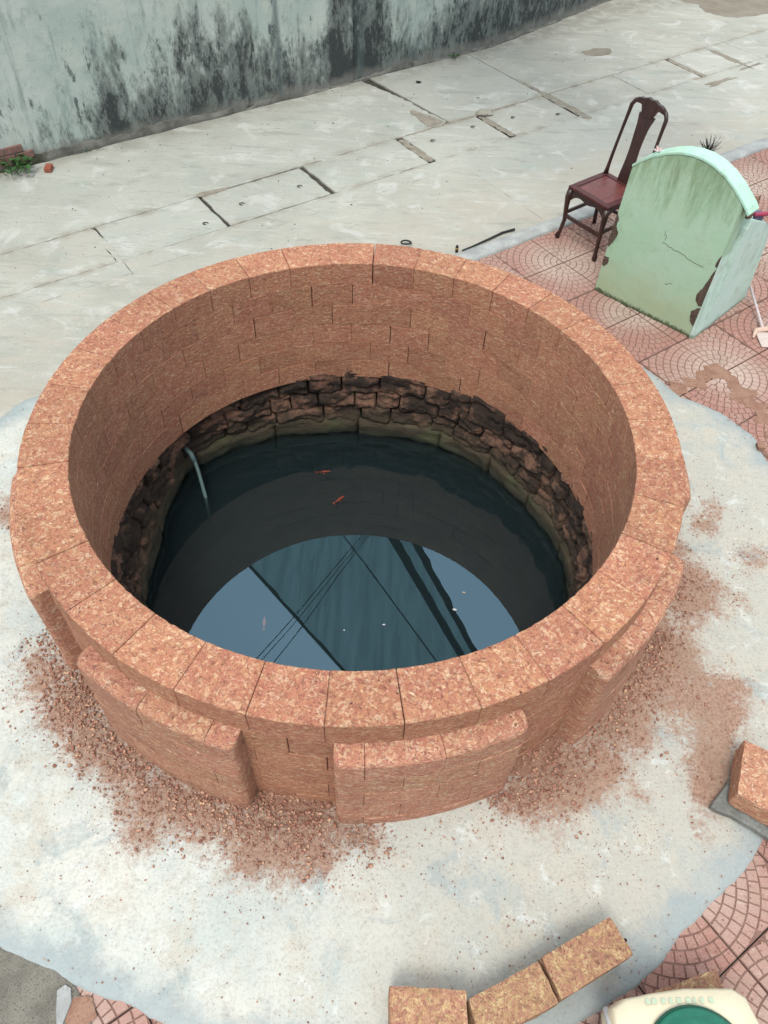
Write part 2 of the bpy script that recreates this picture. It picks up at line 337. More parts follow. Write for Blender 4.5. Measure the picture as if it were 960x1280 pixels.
def m_mint(name, base, base2, moldy=True):
    b = NB(name); p = b.pos(); z = b.sep(p)[2]; st = b.pos((1, 1, .18))
    c = b.mix(b.ss(b.noise(p, 3.2, 5, .6), .36, .64), base, base2)
    c = b.mix(b.ss(b.noise(p, 11, 6, .72), .54, .70, 0, .45), c, (.34, .44, .28)); c = b.mix(b.ss(b.noise(p, 2.1, 5, .7), .5, .7, 0, .5), c, (.52, .64, .42)); c = b.mix(b.ss(b.noise(p, 45, 5, .8), .58, .72, 0, .4), c, (.62, .78, .62))
    if moldy:
        g = b.ma('ADD', b.ma('MULTIPLY', b.noise(st, 17, 6, .72, .3), 1.5), b.ma('MULTIPLY', z, .95))
        c = b.mix(b.ss(g, 1.46, 2.05, 0, .72), c, (.17, .25, .10))
        c = b.mix(b.ss(b.ma('ADD', z, b.ma('MULTIPLY', b.noise(p, 5, 4), .4)), .25, .62, .5, 0), c, (.47, .52, .30))
        fr = b.ma('ADD', z, b.ma('MULTIPLY', b.noise(p, 26, 5, .75), .09))
        c = b.mix(b.ss(fr, .055, .085, .92, 0), c, (.07, .085, .04))
        sc = b.ss(b.vor(p, 11), .03, .07, 1, 0)
        c = b.mix(b.ma('MULTIPLY', sc, b.ss(b.noise(p, 5, 3), .5, .6, 0, .6)), c, (.16, .22, .15))
    else:
        c = b.mix(b.ss(b.noise(st, 8, 5, .7), .52, .7, 0, .5), c, (.36, .52, .44))
        fr = b.ma('ADD', z, b.ma('MULTIPLY', b.noise(p, 26, 5, .75), .09))
        c = b.mix(b.ss(fr, .05, .085, .7, 0), c, (.16, .2, .12))
    return b.fin(c, .8, b.bump(b.ma('ADD', b.noise(p, 14, 5, .6), b.ma('MULTIPLY', b.noise(p, 70, 3), .3)), .35, .008))
M_MINT = m_mint('mint_plaster', (.46, .68, .48), (.51, .71, .53)); M_MINT2 = m_mint('mint_plaster_pale', (.66, .88, .78), (.72, .90, .82), False)
M_MINT3 = m_mint('mint_edge', (.52, .82, .66), (.58, .86, .71), False)
M_PEEL = simple('bare_brick_render', (.105, .075, .055), (.17, .115, .085), 22, .95, (.06, .045, .035), .9, .012)
def m_wood():
    b = NB('dark_rosewood'); p = b.pos(obj=True); g = b.noise(b.pos((1, 1, .12), obj=True), 60, 4, .6, .5)
    c = b.mix(b.ss(g, .35, .65), (.030, .010, .009), (.060, .020, .017)); c = b.mix(b.ss(b.noise(p, 8, 3), .5, .7, 0, .5), c, (.075, .03, .025))
    b.b.inputs['Specular IOR Level'].default_value = .5
    return b.fin(c, .36, b.bump(g, .15, .002))
M_WOOD = m_wood()
def m_seat():
    b = NB('red_seat_panel'); p = b.pos(obj=True); g = b.noise(b.pos((1, .1, 1), obj=True), 50, 4, .6, .5)
    c = b.mix(b.ss(g, .35, .65), (.13, .028, .024), (.20, .05, .04)); c = b.mix(b.ss(b.noise(p, 22, 4, .7), .6, .7, 0, .5), c, (.36, .2, .17))
    b.b.inputs['Specular IOR Level'].default_value = .5
    return b.fin(c, .42)
M_SEAT = m_seat()
def flat(name, c, rough=.6, var=.15):
    b = NB(name); p = b.pos(); d = tuple(x * (1 - var) for x in c)
    return b.fin(b.mix(b.ss(b.noise(p, 30, 4, .7), .35, .65), d, c), rough)
M_PVC = flat('grey_pipe', (.15, .235, .23), .5); M_FISH = flat('goldfish_orange', (.85, .13, .05), .4); M_FISHP = flat('goldfish_pale', (.55, .22, .17), .4)
M_LEAF = flat('leaf_green', (.06, .16, .04), .5, .4); M_DRY = flat('dry_leaf', (.45, .42, .34), .8); M_TWIG = flat('dark_twig', (.03, .022, .018), .8)
M_PAPER = flat('cream_sack', (.86, .77, .56), .6, .04); M_LID = flat('green_plastic', (.02, .19, .12), .35, .15); M_LIDD = flat('green_plastic_rim', (.01, .09, .055), .4)
M_WHITE = flat('white_film', (.78, .8, .8), .5); M_PRINT = flat('pale_green_print', (.55, .66, .48), .6)
M_PINK = flat('pink_plastic', (.78, .50, .48), .5); M_MAG = flat('magenta', (.45, .05, .12), .5); M_BRICK = flat('red_brick', (.42, .13, .08), .9, .3)
M_BRICK2 = flat('worn_brick', (.30, .165, .14), .9, .3); M_BROWN = flat('brown_clay', (.25, .14, .09), .8); M_PURP = flat('purple_plastic', (.16, .14, .25), .5); M_WIRE = flat('cable_black', (.012, .012, .014), .6)
def m_net():
    b = NB('green_shade_net'); c = (.025, .075, .072)
    p = b.pos(); wv = b.noise(b.pos((3, .25, 1), (0, 0, R(58))), 3.2, 4, .65)
    wf = b.node('ShaderNodeTexWave'); b.setin(wf, 'Vector', b.pos((1, 1, 1), (0, 0, R(25)))); wf.inputs['Scale'].default_value = 6; wf.inputs['Distortion'].default_value = 1.5
    wv = b.ma('ADD', b.ma('MULTIPLY', wv, .92), b.ma('MULTIPLY', wf.outputs['Fac'], .08))
    b.setin(b.b, 'Base Color', b.mix(b.ss(wv, .38, .62), (.03, .06, .055), (.06, .10, .09)))
    tr = b.node('ShaderNodeBsdfTransparent'); tl = b.node('ShaderNodeBsdfTranslucent'); b.setin(tl, 0, b.mix(b.ss(wv, .36, .64), (.105, .155, .14), (.165, .23, .21)))
    ad = b.node('ShaderNodeAddShader'); b.t.links.new(b.b.outputs[0], ad.inputs[0]); b.t.links.new(tl.outputs[0], ad.inputs[1])
    mx = b.node('ShaderNodeMixShader'); b.setin(mx, 0, b.ss(wv, .3, .7, .86, .76)); b.t.links.new(tr.outputs[0], mx.inputs[1]); b.t.links.new(ad.outputs[0], mx.inputs[2])
    b.t.links.new(mx.outputs[0], b.out.inputs[0]); return b.m
M_NET = m_net()
M_HEM = flat('dark_net_hem', (.012, .03, .03), .9)
def m_water():
    b = NB('well_water'); tr = b.node('ShaderNodeBsdfTransparent'); gl = b.node('ShaderNodeBsdfGlossy'); gl.inputs['Roughness'].default_value = 0.0
    fr = b.node('ShaderNodeFresnel'); fr.inputs['IOR'].default_value = 2.0
    b.setin(gl, 'Color', (.50, .80, 1.0))
    mx = b.node('ShaderNodeMixShader'); b.setin(mx, 0, fr.outputs[0]); b.t.links.new(tr.outputs[0], mx.inputs[1]); b.t.links.new(gl.outputs[0], mx.inputs[2])
    b.t.links.new(mx.outputs[0], b.out.inputs[0])
    ab = b.node('ShaderNodeVolumeAbsorption'); ab.inputs['Color'].default_value = (.50, .60, .62, 1); ab.inputs['Density'].default_value = 10.0
    sc = b.node('ShaderNodeVolumeScatter'); sc.inputs['Color'].default_value = (.42, .62, .68, 1); sc.inputs['Density'].default_value = 1.7
    av = b.node('ShaderNodeAddShader'); b.t.links.new(ab.outputs[0], av.inputs[0]); b.t.links.new(sc.outputs[0], av.inputs[1])
    b.t.links.new(av.outputs[0], b.out.inputs['Volume']); return b.m
M_WATER = m_water()
def m_sub():
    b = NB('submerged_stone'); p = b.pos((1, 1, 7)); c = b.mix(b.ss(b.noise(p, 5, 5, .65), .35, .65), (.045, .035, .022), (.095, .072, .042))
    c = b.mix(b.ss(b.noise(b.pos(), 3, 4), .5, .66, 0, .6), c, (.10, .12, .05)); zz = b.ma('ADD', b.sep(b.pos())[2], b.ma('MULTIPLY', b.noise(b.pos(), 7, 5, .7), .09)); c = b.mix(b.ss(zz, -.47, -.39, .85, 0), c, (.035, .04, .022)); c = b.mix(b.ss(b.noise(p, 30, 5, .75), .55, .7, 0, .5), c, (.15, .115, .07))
    return b.fin(c, .7, b.bump(b.noise(p, 18, 6, .7), .7, .02))
M_SUB = m_sub()
M_SHAFT = simple('shaft_soil', (.035, .028, .022), (.06, .045, .035), 9, .95, (.02, .018, .016), .9, .02)
M_BOTTOM = simple('well_mud', (.02, .03, .025), (.03, .04, .03), 4, .95)

# ------------------------------------------------------------------ ground bed with a hole for the well, pavement, road
def ring_sheet(name, r0, rs, z, m, kind):
    V = []; F = []; n = 96; rr = [r0] + rs
    for r in rr:
        for k in range(n):
            a = 2 * pi * k / n; V.append((CX + r * cos(a), CY + r * sin(a), z))
    for i in range(len(rr) - 1):
        for k in range(n):
            j = (k + 1) % n; F.append((i * n + k, (i + 1) * n + k, (i + 1) * n + j, i * n + j))
    return tag(part(name, V, F, m), kind=kind)
ground = ring_sheet('ground', 1.52, [2, 3, 5, 9, 20, 60, 200, 600], -0.03, M_BED, 'structure')

def jitter_edge(p, q, amp, seed, step=.035):
    p = Vector(p).to_2d() if len(p) == 3 else Vector(p); q = Vector(q).to_2d() if len(q) == 3 else Vector(q)
    d = q - p; L = d.length; n = max(2, int(L / step)); nn = Vector((-d.y, d.x)).normalized(); o = []
    for i in range(n):
        f = i / n; e = min(1, min(f, 1 - f) * 8); v = p + d * f
        v = v + nn * amp * e * (noise.fractal(Vector((v.x * 9, v.y * 9, seed)), 1.0, 2.0, 4) * 1.3)
        o.append((v.x, v.y))
    return o
def slab(s0, s1, t0, t1, gaps, parent, name='slab', amp=.004, z=0.0, seed=0, m=None, corners=None):
    """gaps = left, right, near, far half-joint"""
    gl, gr, gn, gf = gaps
    C = corners or [(s0 + gl, t0 + gn), (s1 - gr, t0 + gn), (s1 - gr, t1 - gf), (s0 + gl, t1 - gf)]
    P = [ST(*c) for c in C]; out = []
    for i in range(4):
        out += jitter_edge(P[i].to_2d(), P[(i + 1) % 4].to_2d(), amp, seed + i)
    V, F = poly_prism(out, -0.028, z, .004)
    return part(name, V, F, m or M_ROAD, parent)
road = tag(part('road', *poly_prism([ST(s, t).to_2d()[:] for s, t in ((-14, 1.9), (16, 1.9), (16, 5.9), (-14, 5.9))], -.029, -.018), M_JOINT), kind='structure')
def sb(*a, **k): return slab(*a, **k, parent=road)
hl = .0006
# near band between kerb and cover strip
sb(-14, -4.6, 1.6, 3.27, (0, hl, 0, hl), seed=1)
sb(-4.6, .3, 2.10, 3.27, (hl, hl, 0, .0006), seed=2, name='slab')
sb(.3, 16, 2.10, 3.466, (hl, 0, 0, 0), seed=3)
# narrow margin
sb(-14, -2.93, 3.27, 3.47, (0, hl, .001, .003), seed=4); sb(-2.93, .3, 3.27, 3.466, (hl, hl, .0005, .0), seed=5)
# cover slabs of the drain, one metre each
cs = [(-14, -4.0, .0, .002), (-4.0, -2.97, .002, .004), (-2.93, -2.01, .003, .004), (-1.985, -1.0, .004, .006), (-.965, .07, .004, .012),
      (.13, 1.06, .018, .012), (1.12, 1.97, .012, .012), (2.05, 3.0, .014, .003), (3.0, 3.86, .003, .01), (3.92, 4.9, .012, .004), (4.9, 16, .004, 0)]
for i, (a, b_, g1, g2) in enumerate(cs):
    gn = [.001, .001, .0015, .014, .0015, .003, .002, .001, .001, .001, .001][i]; gf = [.0008, .0008, .001, .007, .0008, .004, .008, .001, .001, .001, .001][i]
    sb(a, b_, 3.47, 4.03, (g1, g2, gn, gf), seed=20 + i, name='cover_slab', amp=.010 if i in (3, 4) else .005, z=[0, 0, -.001, -.006, 0, -.004, -.003, -.002, 0, 0, 0][i])
# wall side slabs
sb(-14, .40, 4.03, 5.34, (0, .006, .003, 0), seed=40, corners=[(-14, 4.034), (.47, 4.036), (.40, 5.34), (-14, 5.34)])
sb(.60, 2.0, 4.03, 5.34, (0, 0, 0, 0), seed=41, corners=[(.74, 4.04), (1.985, 4.036), (1.97, 5.36), (.64, 5.36)])
sb(2.0, 16, 4.03, 6.0, (0, 0, 0, 0), seed=42, corners=[(2.0, 4.036), (16, 4.036), (16, 9), (1.98, 5.36)])
# sandy repairs filling the wide joints
def strip(name, pts, w, z, m, parent, seed=0, noisy=.012, thick=.006):
    """flat ribbon with ragged edges along pts"""
    L = []; Rr = []
    pts = [Vector(p) for p in pts]; fine = []
    for i in range(len(pts) - 1):
        n = max(2, int((pts[i + 1] - pts[i]).length / .03))
        fine += [(pts[i].lerp(pts[i + 1], k / n), i + k / n) for k in range(n)]
    fine.append((pts[-1], len(pts) - 1))
    for k, (p, f) in enumerate(fine):
        a = fine[max(0, k - 1)][0]; c = fine[min(len(fine) - 1, k + 1)][0]; d = (c - a); d.z = 0; d.normalize(); nn = Vector((-d.y, d.x, 0))
        i0 = int(f); i1 = min(i0 + 1, len(pts) - 1); ww = w[i0] * (1 - (f - i0)) + w[i1] * (f - i0)
        e = 1 if 0 < k < len(fine) - 1 else .3
        L.append(p + nn * e * max(.002, ww + noisy * 1.8 * noise.fractal(Vector((p.x * 14, p.y * 14, seed)), 1, 2, 3)))
        Rr.append(p - nn * e * max(.002, ww + noisy * 1.8 * noise.fractal(Vector((p.x * 14, p.y * 14, seed + 9)), 1, 2, 3)))
    ring = [(v.x, v.y) for v in Rr] + [(v.x, v.y) for v in L[::-1]]
    V, F = poly_prism(ring, z - thick, z, .003)
    return part(name, V, F, m, parent)
def STs(l, z=0): return [ST(a, b) for a, b in l]
strip('joint_fill', STs([(.40, 5.34), (.53, 4.75), (.60, 4.03)]), [.11, .12, .13], -.003, M_ROAD, road, 1)
strip('joint_fill', STs([(.56, 4.45), (.60, 4.05)]), [.03, .11], .002, M_SAND, road, 11)
strip('joint_fill', STs([(.10, 4.00), (.105, 3.49)]), [.035, .04], -.003, M_SAND, road, 2)
strip('joint_fill', STs([(1.09, 4.0), (1.10, 3.49)]), [.035, .035], -.003, M_SAND, road, 3)
strip('joint_fill', STs([(2.01, 4.5), (2.01, 3.9), (2.02, 3.35)]), [.004, .05, .045], .0015, M_SAND, road, 4)
strip('joint_fill', STs([(3.89, 4.0), (3.89, 3.45)]), [.03, .03], .0015, M_SAND, road, 5)
strip('joint_fill', STs([(.10, 4.03), (1.5, 4.03), (2.0, 4.03)]), [.012, .03, .01], -.002, M_SAND, road, 6)
strip('joint_fill', STs([(-2.98, 4.04), (-2.95, 3.75), (-2.94, 3.45)]), [.015, .03, .02], .001, M_ROAD, road, 7)
strip('joint_fill', STs([(-2.02, 4.05), (-1.93, 4.045), (-1.7, 4.03)]), [.03, .035, .004], .001, M_SAND, road, 8)
strip('joint_fill', STs([(-1.09, 4.04), (-1.0, 4.05)]), [.014, .02], .001, M_SAND, road, 9)
# damp stains lying on the concrete
def blob(name, c, rx, ry, rot, z, m, seed, kind='stuff', rough=.13, parent=None):
    pts = []
    for k in range(60):
        a = 2 * pi * k / 60; f = 1 + rough * 2 * noise.fractal(Vector((cos(a) * 1.5, sin(a) * 1.5, seed)), 1, 2, 4)
        x, y = rx * f * cos(a), ry * f * sin(a); pts.append((c[0] + x * cos(rot) - y * sin(rot), c[1] + x * sin(rot) + y * cos(rot)))
    V, F = poly_prism(pts, z - .002, z, .0015)
    return tag(part(name, V, F, m, parent), kind=kind)
p = ST(3.33, 4.58); blob('damp_patch', p, .19, .10, TH - .2, .003, M_STAIN, 3)
p = ST(6.3, 4.95); blob('puddle', p, .85, .62, TH, .003, M_STAIN, 5)
p = ST(3.9, 3.28); blob('damp_patch', p, .26, .035, TH, .003, M_STAIN, 8, rough=.5)
p = ST(4.55, 3.72); blob('damp_patch', p, .04, .25, TH, .003, M_STAIN, 12, rough=.5)
p = ST(4.6, 3.38); blob('damp_patch', p, .2, .02, TH, .003, M_STAIN, 13, rough=.5)

# kerb
def kerb():
    V = []; F = []; xs = np.arange(-1.3, 12, .06)
    for i, s in enumerate(xs):
        w = .010 * ns(s, 3, 0, 2.2) + .012 * ns(s, 8, 0, 7); h = .022 + .006 * ns(s, 1, 5, 4)
        prof = [(1.985 + w * .6, -.02), (1.99 + w * .6, h * .7), (2.01 + w, h), (2.09 + w * .5, h), (2.125 + w, h * .6), (2.16 + w * 1.5, -.01)]
        V += [ST(s, t, z) for t, z in prof]
    n = 6
    for i in range(len(xs) - 1):
        for k in range(n - 1): F.append((i * n + k, (i + 1) * n + k, (i + 1) * n + k + 1, i * n + k + 1))
    return tag(part('kerb', V, F, M_KERB, smooth=True), kind='structure')
kerb()

# tiles: one mould with a fan of cobbles, laid four by four round each fan centre
def tile_mesh():
    T = .4; V = []; F = []; MI = []
    def add(q, z0, z1, ins, mi):
        c = sum((Vector(p) for p in q), Vector((0, 0))) / len(q); i0 = len(V); n = len(q)
        for p in q: V.append((p[0], p[1], z0))
        for p in q:
            d = (c - Vector(p)); d = d * (ins / max(d.length, 1e-6)); V.append((p[0] + d.x, p[1] + d.y, z1))
        for k in range(n): F.append((i0 + k, i0 + (k + 1) % n, i0 + n + (k + 1) % n, i0 + n + k)); MI.append(mi)
        F.append(tuple(range(i0 + n, i0 + 2 * n))); MI.append(mi)
    i0 = len(V); g = .0028
    V += [(g, g, -.02), (T - g, g, -.02), (T - g, T - g, -.02), (g, T - g, -.02), (g, g, -.0045), (T - g, g, -.0045), (T - g, T - g, -.0045), (g, T - g, -.0045)]
    for k in range(4): F.append((k, (k + 1) % 4, 4 + (k + 1) % 4, 4 + k)); MI.append(1)
    F.append((4, 5, 6, 7)); MI.append(1)
    rg = random.Random(3)
    ring = [.004, .056] + [.056 + .0495 * k for k in range(1, 12)]
    G = .0022; lo, hi = .0055, .3945
    for k in range(len(ring) - 1):
        a, b = ring[k] + G, ring[k + 1] - G; rm = (a + b) / 2
        if rm > .55: break
        th0 = math.acos(min(1, .4 / rm)) if rm > .4 else 0; th1 = pi / 2 - th0
        if th1 <= th0: continue
        n = 1 if k == 0 else max(1, round(rm * (th1 - th0) / .046)); off = rg.uniform(-.2, .2) if k > 1 else 0
        cuts = [th0 + (th1 - th0) * i / n for i in range(n + 1)]
        for i in range(1, n): cuts[i] += off * (th1 - th0) / n
        for i in range(n):
            u, v = cuts[i] + G / rm, cuts[i + 1] - G / rm
            q = []
            for r, t in ((a, u), (b, u), (b, (u + v) / 2), (b, v), (a, v), (a, (u + v) / 2)):
                q.append((min(hi, max(lo, r * cos(t))), min(hi, max(lo, r * sin(t)))))
            ar = 0
            for x in range(6): ar += q[x][0] * q[(x + 1) % 6][1] - q[(x + 1) % 6][0] * q[x][1]
            if ar / 2 < .00018: continue
            add(q, -.0045, rg.uniform(-.0008, .0004), .0022, 0)
    me = mesh('tile', V, F, M_TILE); me.materials.append(M_GROUT); me.polygons.foreach_set('material_index', MI); return me
TM = tile_mesh()
pave = tag(part('pavement', *poly_prism([ST(s, t).to_2d()[:] for s, t in ((-5.2, -5.4), (5.2, -5.4), (5.2, 1.99), (.5, 1.99), (-1.3, 1.99), (-5.2, 1.99))][:0] or
     [ST(s, t).to_2d()[:] for s, t in ((-1.3, -5.2), (5.6, -5.2), (5.6, 1.99), (-1.3, 1.99))], -.028, -.021), M_GROUT), kind='structure')
rt_ = random.Random(5)
def lay(i, j, par):
    # tile occupies s in [i,i+1]*.4 , t in [j, j+1]*.4 ; its fan centre is the corner at an even/odd crossing
    ci = i if (i - par) % 2 == 0 else i + 1; cj = j if (j - par) % 2 == 0 else j + 1
    p = ST(ci * .4, cj * .4)
    sx = 1 if ci == i else -1; sy = 1 if cj == j else -1
    rz = TH + {(1, 1): 0, (-1, 1): pi / 2, (-1, -1): pi, (1, -1): -pi / 2}[(sx, sy)]
    o = link('tile', TM, pave, (p.x, p.y, rt_.uniform(-.0012, .0008)), rz)
    return o
for i in range(-17, 14):
    for j in range(-12, 5):
        c = ST(i * .4 + .2, j * .4 + .2); d = hypot(c.x - CX, c.y - CY)
        if d < 1.95: continue
        if c.y > 2.9:                                   # right-hand pavement
            if j > 4 or c.x > 5.2: continue
            if d < 2.0 and c.x < 1.0: continue
            if c.x < .2: continue
            lay(i, j, 0)
        else:
            if c.y < -.6 or c.x < -2.2 or c.x > 3.4 or (d < 2.2 and c.y > 1): continue
            if c.y < 2.9: lay(i, j, 1)

# ------------------------------------------------------------------ cement apron round the well
EDGE = [(-180, 2.56), (-160, 2.6), (-140, 2.55), (-119.7, 2.535), (-114.9, 2.493), (-107.8, 2.459), (-103, 2.473), (-90, 2.53), (-76.3, 2.55), (-66, 2.545), (-61.5, 2.53), (-55.9, 2.50), (-48.4, 2.475),
        (-40.6, 2.493), (-20, 2.58), (0, 2.66), (10, 2.67), (14.9, 2.631), (19.4, 2.676), (25.1, 2.588), (30.2, 2.434), (39.4, 2.45), (46, 2.15), (55, 1.93), (75, 1.85), (100, 1.85), (125, 1.83), (140, 1.9), (150, 2.15), (157.7, 2.373), (163.5, 2.40), (180, 2.56)]
ea = np.array([e[0] for e in EDGE]); er = np.array([e[1] for e in EDGE])
DUST = [(-2.091, 2.721, 0.12, 1), (-1.588, 1.696, 0.12, 0.8), (-1.437, 1.578, 0.13, 1), (-1.318, 1.425, 0.12, 1), (-1.667, 1.823, 0.1, 0.6), (-1.143, 1.32, 0.13, 0.9), (-0.959, 1.148, 0.14, 0.9), (-0.988, 0.978, 0.07, 0.7), (-0.743, 1.124, 0.13, 1), (-0.446, 1.003, 0.16, 1), (-0.236, 0.947, 0.1, 0.8), (-0.283, 1.077, 0.12, 1), (-0.038, 1.054, 0.09, 0.6), (-0.434, 1.173, 0.12, 1), (0.825, 1.377, 0.14, 1), (0.702, 1.226, 0.1, 0.9), (0.926, 1.309, 0.1, 0.8), (0.559, 1.219, 0.07, 0.5), (1.157, 1.628, 0.14, 1), (1.31, 1.846, 0.14, 1), (1.434, 2.08, 0.12, 1), (1.665, 2.389, 0.14, 1), (1.632, 2.657, 0.07, 0.7), (1.855, 2.842, 0.07, 0.7), (1.563, 1.731, 0.1, 0.6), (1.662, 1.653, 0.1, 0.7), (1.576, 1.451, 0.1, 1), (1.504, 1.3, 0.06, 1), (1.743, 1.825, 0.1, 0.6), (2.075, 2.627, 0.08, 0.6), (1.93, 2.967, 0.06, 0.6), (0.01, 0.772, 0.06, 0.4), (1.083, 1.39, 0.08, 0.7), (1.489, 1.945, 0.1, 0.7), (-0.533, 0.902, 0.06, 0.4), (1.946, 2.303, 0.06, 0.35), (1.437, 1.156, 0.04, 0.3), (0.343, 1.106, 0.04, 0.2), (1.871, 3.595, 0.04, 0.3), (0.58, 0.984, 0.04, 0.3), (0.823, 1.027, 0.05, 0.3), (-0.768, 0.738, 0.03, 0.2), (1.457, 1.089, 0.04, 0.3), (1.206, 1.25, 0.05, 0.35), (0.034, 0.992, 0.07, 0.5), (-1.75, 1.604, 0.06, 0.3), (-1.646, 1.409, 0.05, 0.3)]
DU = np.array(DUST)
def dust_at(x, y):
    x = np.asarray(x)[..., None]; y = np.asarray(y)[..., None]
    g = DU[:, 3] * np.exp(-((x - DU[:, 0]) ** 2 + (y - DU[:, 1]) ** 2) / (2 * (DU[:, 2] * .95) ** 2))
    return np.clip(1 - np.prod(1 - np.clip(g * .9, 0, .97), axis=-1), 0, 1)
def apron():
    nt, nr = 900, 46; A = np.linspace(-pi, pi, nt, endpoint=False); V = []; F = []; ED = []
    for k in range(nt):
        a = A[k]; Re = float(np.interp(math.degrees(a), ea, er)); Re += .022 * noise.fractal(Vector((cos(a) * 9, sin(a) * 9, 2)), 1, 2, 5)
        for i in range(nr + 1):
            f = i / nr; r = 1.50 + (Re - 1.50) * (1 - (1 - f) ** 1.35)
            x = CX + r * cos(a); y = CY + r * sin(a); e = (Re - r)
            z = .016 + .006 * ns(x, y, 0, 2.1) + .003 * ns(x, y, 7, 9)
            if e < .07: z = -.006 + (z + .006) * sqrt(max(0, 1 - (1 - e / .07) ** 2))
            V.append((x, y, z)); ED.append(e)
    for k in range(nt):
        j = (k + 1) % nt
        for i in range(nr): F.append((k * (nr + 1) + i, k * (nr + 1) + i + 1, j * (nr + 1) + i + 1, j * (nr + 1) + i))
    me = mesh('apron', V, F, M_APRON, True)
    P = np.array(V); d = dust_at(P[:, 0], P[:, 1])
    at = me.attributes.new('dust', 'FLOAT', 'POINT'); at.data.foreach_set('value', d.astype(np.float32))
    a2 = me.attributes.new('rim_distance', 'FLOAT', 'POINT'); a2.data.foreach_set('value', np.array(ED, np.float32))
    return tag(link('cement_apron', me), kind='structure')
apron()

# crumbs of laterite
ICO = None
def ico():
    b = bmesh.new(); bmesh.ops.create_icosphere(b, subdivisions=1, radius=1); v = np.array([x.co[:] for x in b.verts]); f = np.array([[q.index for q in x.verts] for x in b.faces]); b.free(); return v, f
IV, IF = ico()
CUBEV = np.array([(x, y, z) for x in (-1, 1) for y in (-1, 1) for z in (-1, 1)], float)
def crumbs(name, P, S, m, zf=.65):
    n = len(P); nv = len(IV)
    sc = rng.uniform(.6, 1.3, (n, 1, 3)) * S[:, None, None]; sc[:, :, 2] *= zf
    jit = rng.uniform(.72, 1.2, (n, nv, 1)); ang = rng.uniform(0, 2 * pi, n)
    v = IV[None] * jit * sc; c, s_ = np.cos(ang)[:, None], np.sin(ang)[:, None]
    x = v[:, :, 0] * c - v[:, :, 1] * s_; y = v[:, :, 0] * s_ + v[:, :, 1] * c
    v = np.stack([x, y, v[:, :, 2]], -1) + P[:, None, :]; v = v.reshape(-1, 3)
    f = (IF[None] + (np.arange(n) * nv)[:, None, None]).reshape(-1, 3)
    me = bpy.data.meshes.new(name); me.vertices.add(len(v)); me.vertices.foreach_set('co', v.ravel()); me.loops.add(len(f) * 3); me.loops.foreach_set('vertex_index', f.ravel())
    me.polygons.add(len(f)); me.polygons.foreach_set('loop_start', np.arange(0, len(f) * 3, 3)); me.update(calc_edges=True); me.materials.append(m)
    return tag(link(name, me), kind='stuff')
def sample(n, f, rmin, rmax, smin, smax, power=3.0):
    out = []; S = []
    while len(out) < n:
        k = 20000; r = np.sqrt(rng.uniform(rmin ** 2, rmax ** 2, k)); a = rng.uniform(-pi, pi, k); x = CX + r * np.cos(a); y = CY + r * np.sin(a)
        re = np.interp(np.degrees(a), ea, er); keep = (rng.uniform(0, 1, k) < f(x, y, r, a)) & (r < re - .01)
        for i in np.where(keep)[0]: out.append((x[i], y[i], .018))
    out = np.array(out[:n]); S = smin + (smax - smin) * rng.uniform(0, 1, n) ** power
    return out, S
nearw = lambda x, y, r, a: dust_at(x, y) ** 1.5 * np.exp(-np.clip(r - 1.72, 0, 9) / .11)
P, S = sample(12500, nearw, 1.57, 2.25, .0016, .0098, 4.2); P[:, 2] += S * .3 + .020 * np.exp(-(np.hypot(P[:, 0] - CX, P[:, 1] - CY) - 1.57) / .08); crumbs('laterite_rubble', P, S, M_GRAV)
P, S = sample(5000, lambda x, y, r, a: dust_at(x, y) * .9 + .02, 1.6, 2.7, .0012, .0052, 3); crumbs('laterite_rubble', P, S, M_GRAV)
nzf = lambda x, y, r, a: np.clip(.10 + .9 * (np.sin(x * 5.1 + 2 * np.sin(y * 3.3)) * np.sin(y * 6.3 + 1.7 * np.sin(x * 4)) > .35) * .8, 0, 1) * np.where(x > 0, 1.0, .45)
P, S = sample(3600, nzf, 1.65, 2.7, .0010, .0046, 3.0); crumbs('scattered_grit', P, S, M_GRAV)
n_ = 900; t_ = rng.uniform(0, 1, n_); P = np.stack([1.85 + .75 * t_ + rng.normal(0, .10, n_), 4.05 + .2 * np.sin(t_ * 5) - .35 * t_ + rng.normal(0, .12, n_), np.full(n_, .003)], -1); crumbs('scattered_grit', P, .001 + .004 * rng.uniform(0, 1, n_) ** 3, M_GRAV)
n_ = 700; P = np.stack([rng.uniform(.75, 1.7, n_), rng.uniform(.45, 1.1, n_), np.full(n_, .003)], -1); k_ = np.hypot(P[:, 0] - CX, P[:, 1] - CY) > 2.5; P = P[k_]; crumbs('scattered_grit', P, .001 + .0035 * rng.uniform(0, 1, len(P)) ** 3, M_GRAV)
n_ = 420; P = np.array([ST(a, b, .002)[:] for a, b in zip(rng.uniform(-4, 4, n_), 2.2 + 3.1 * rng.uniform(0, 1, n_) ** .6)]); crumbs('road_grit', P, .0015 + .007 * rng.uniform(0, 1, n_) ** 4, M_JOINT)
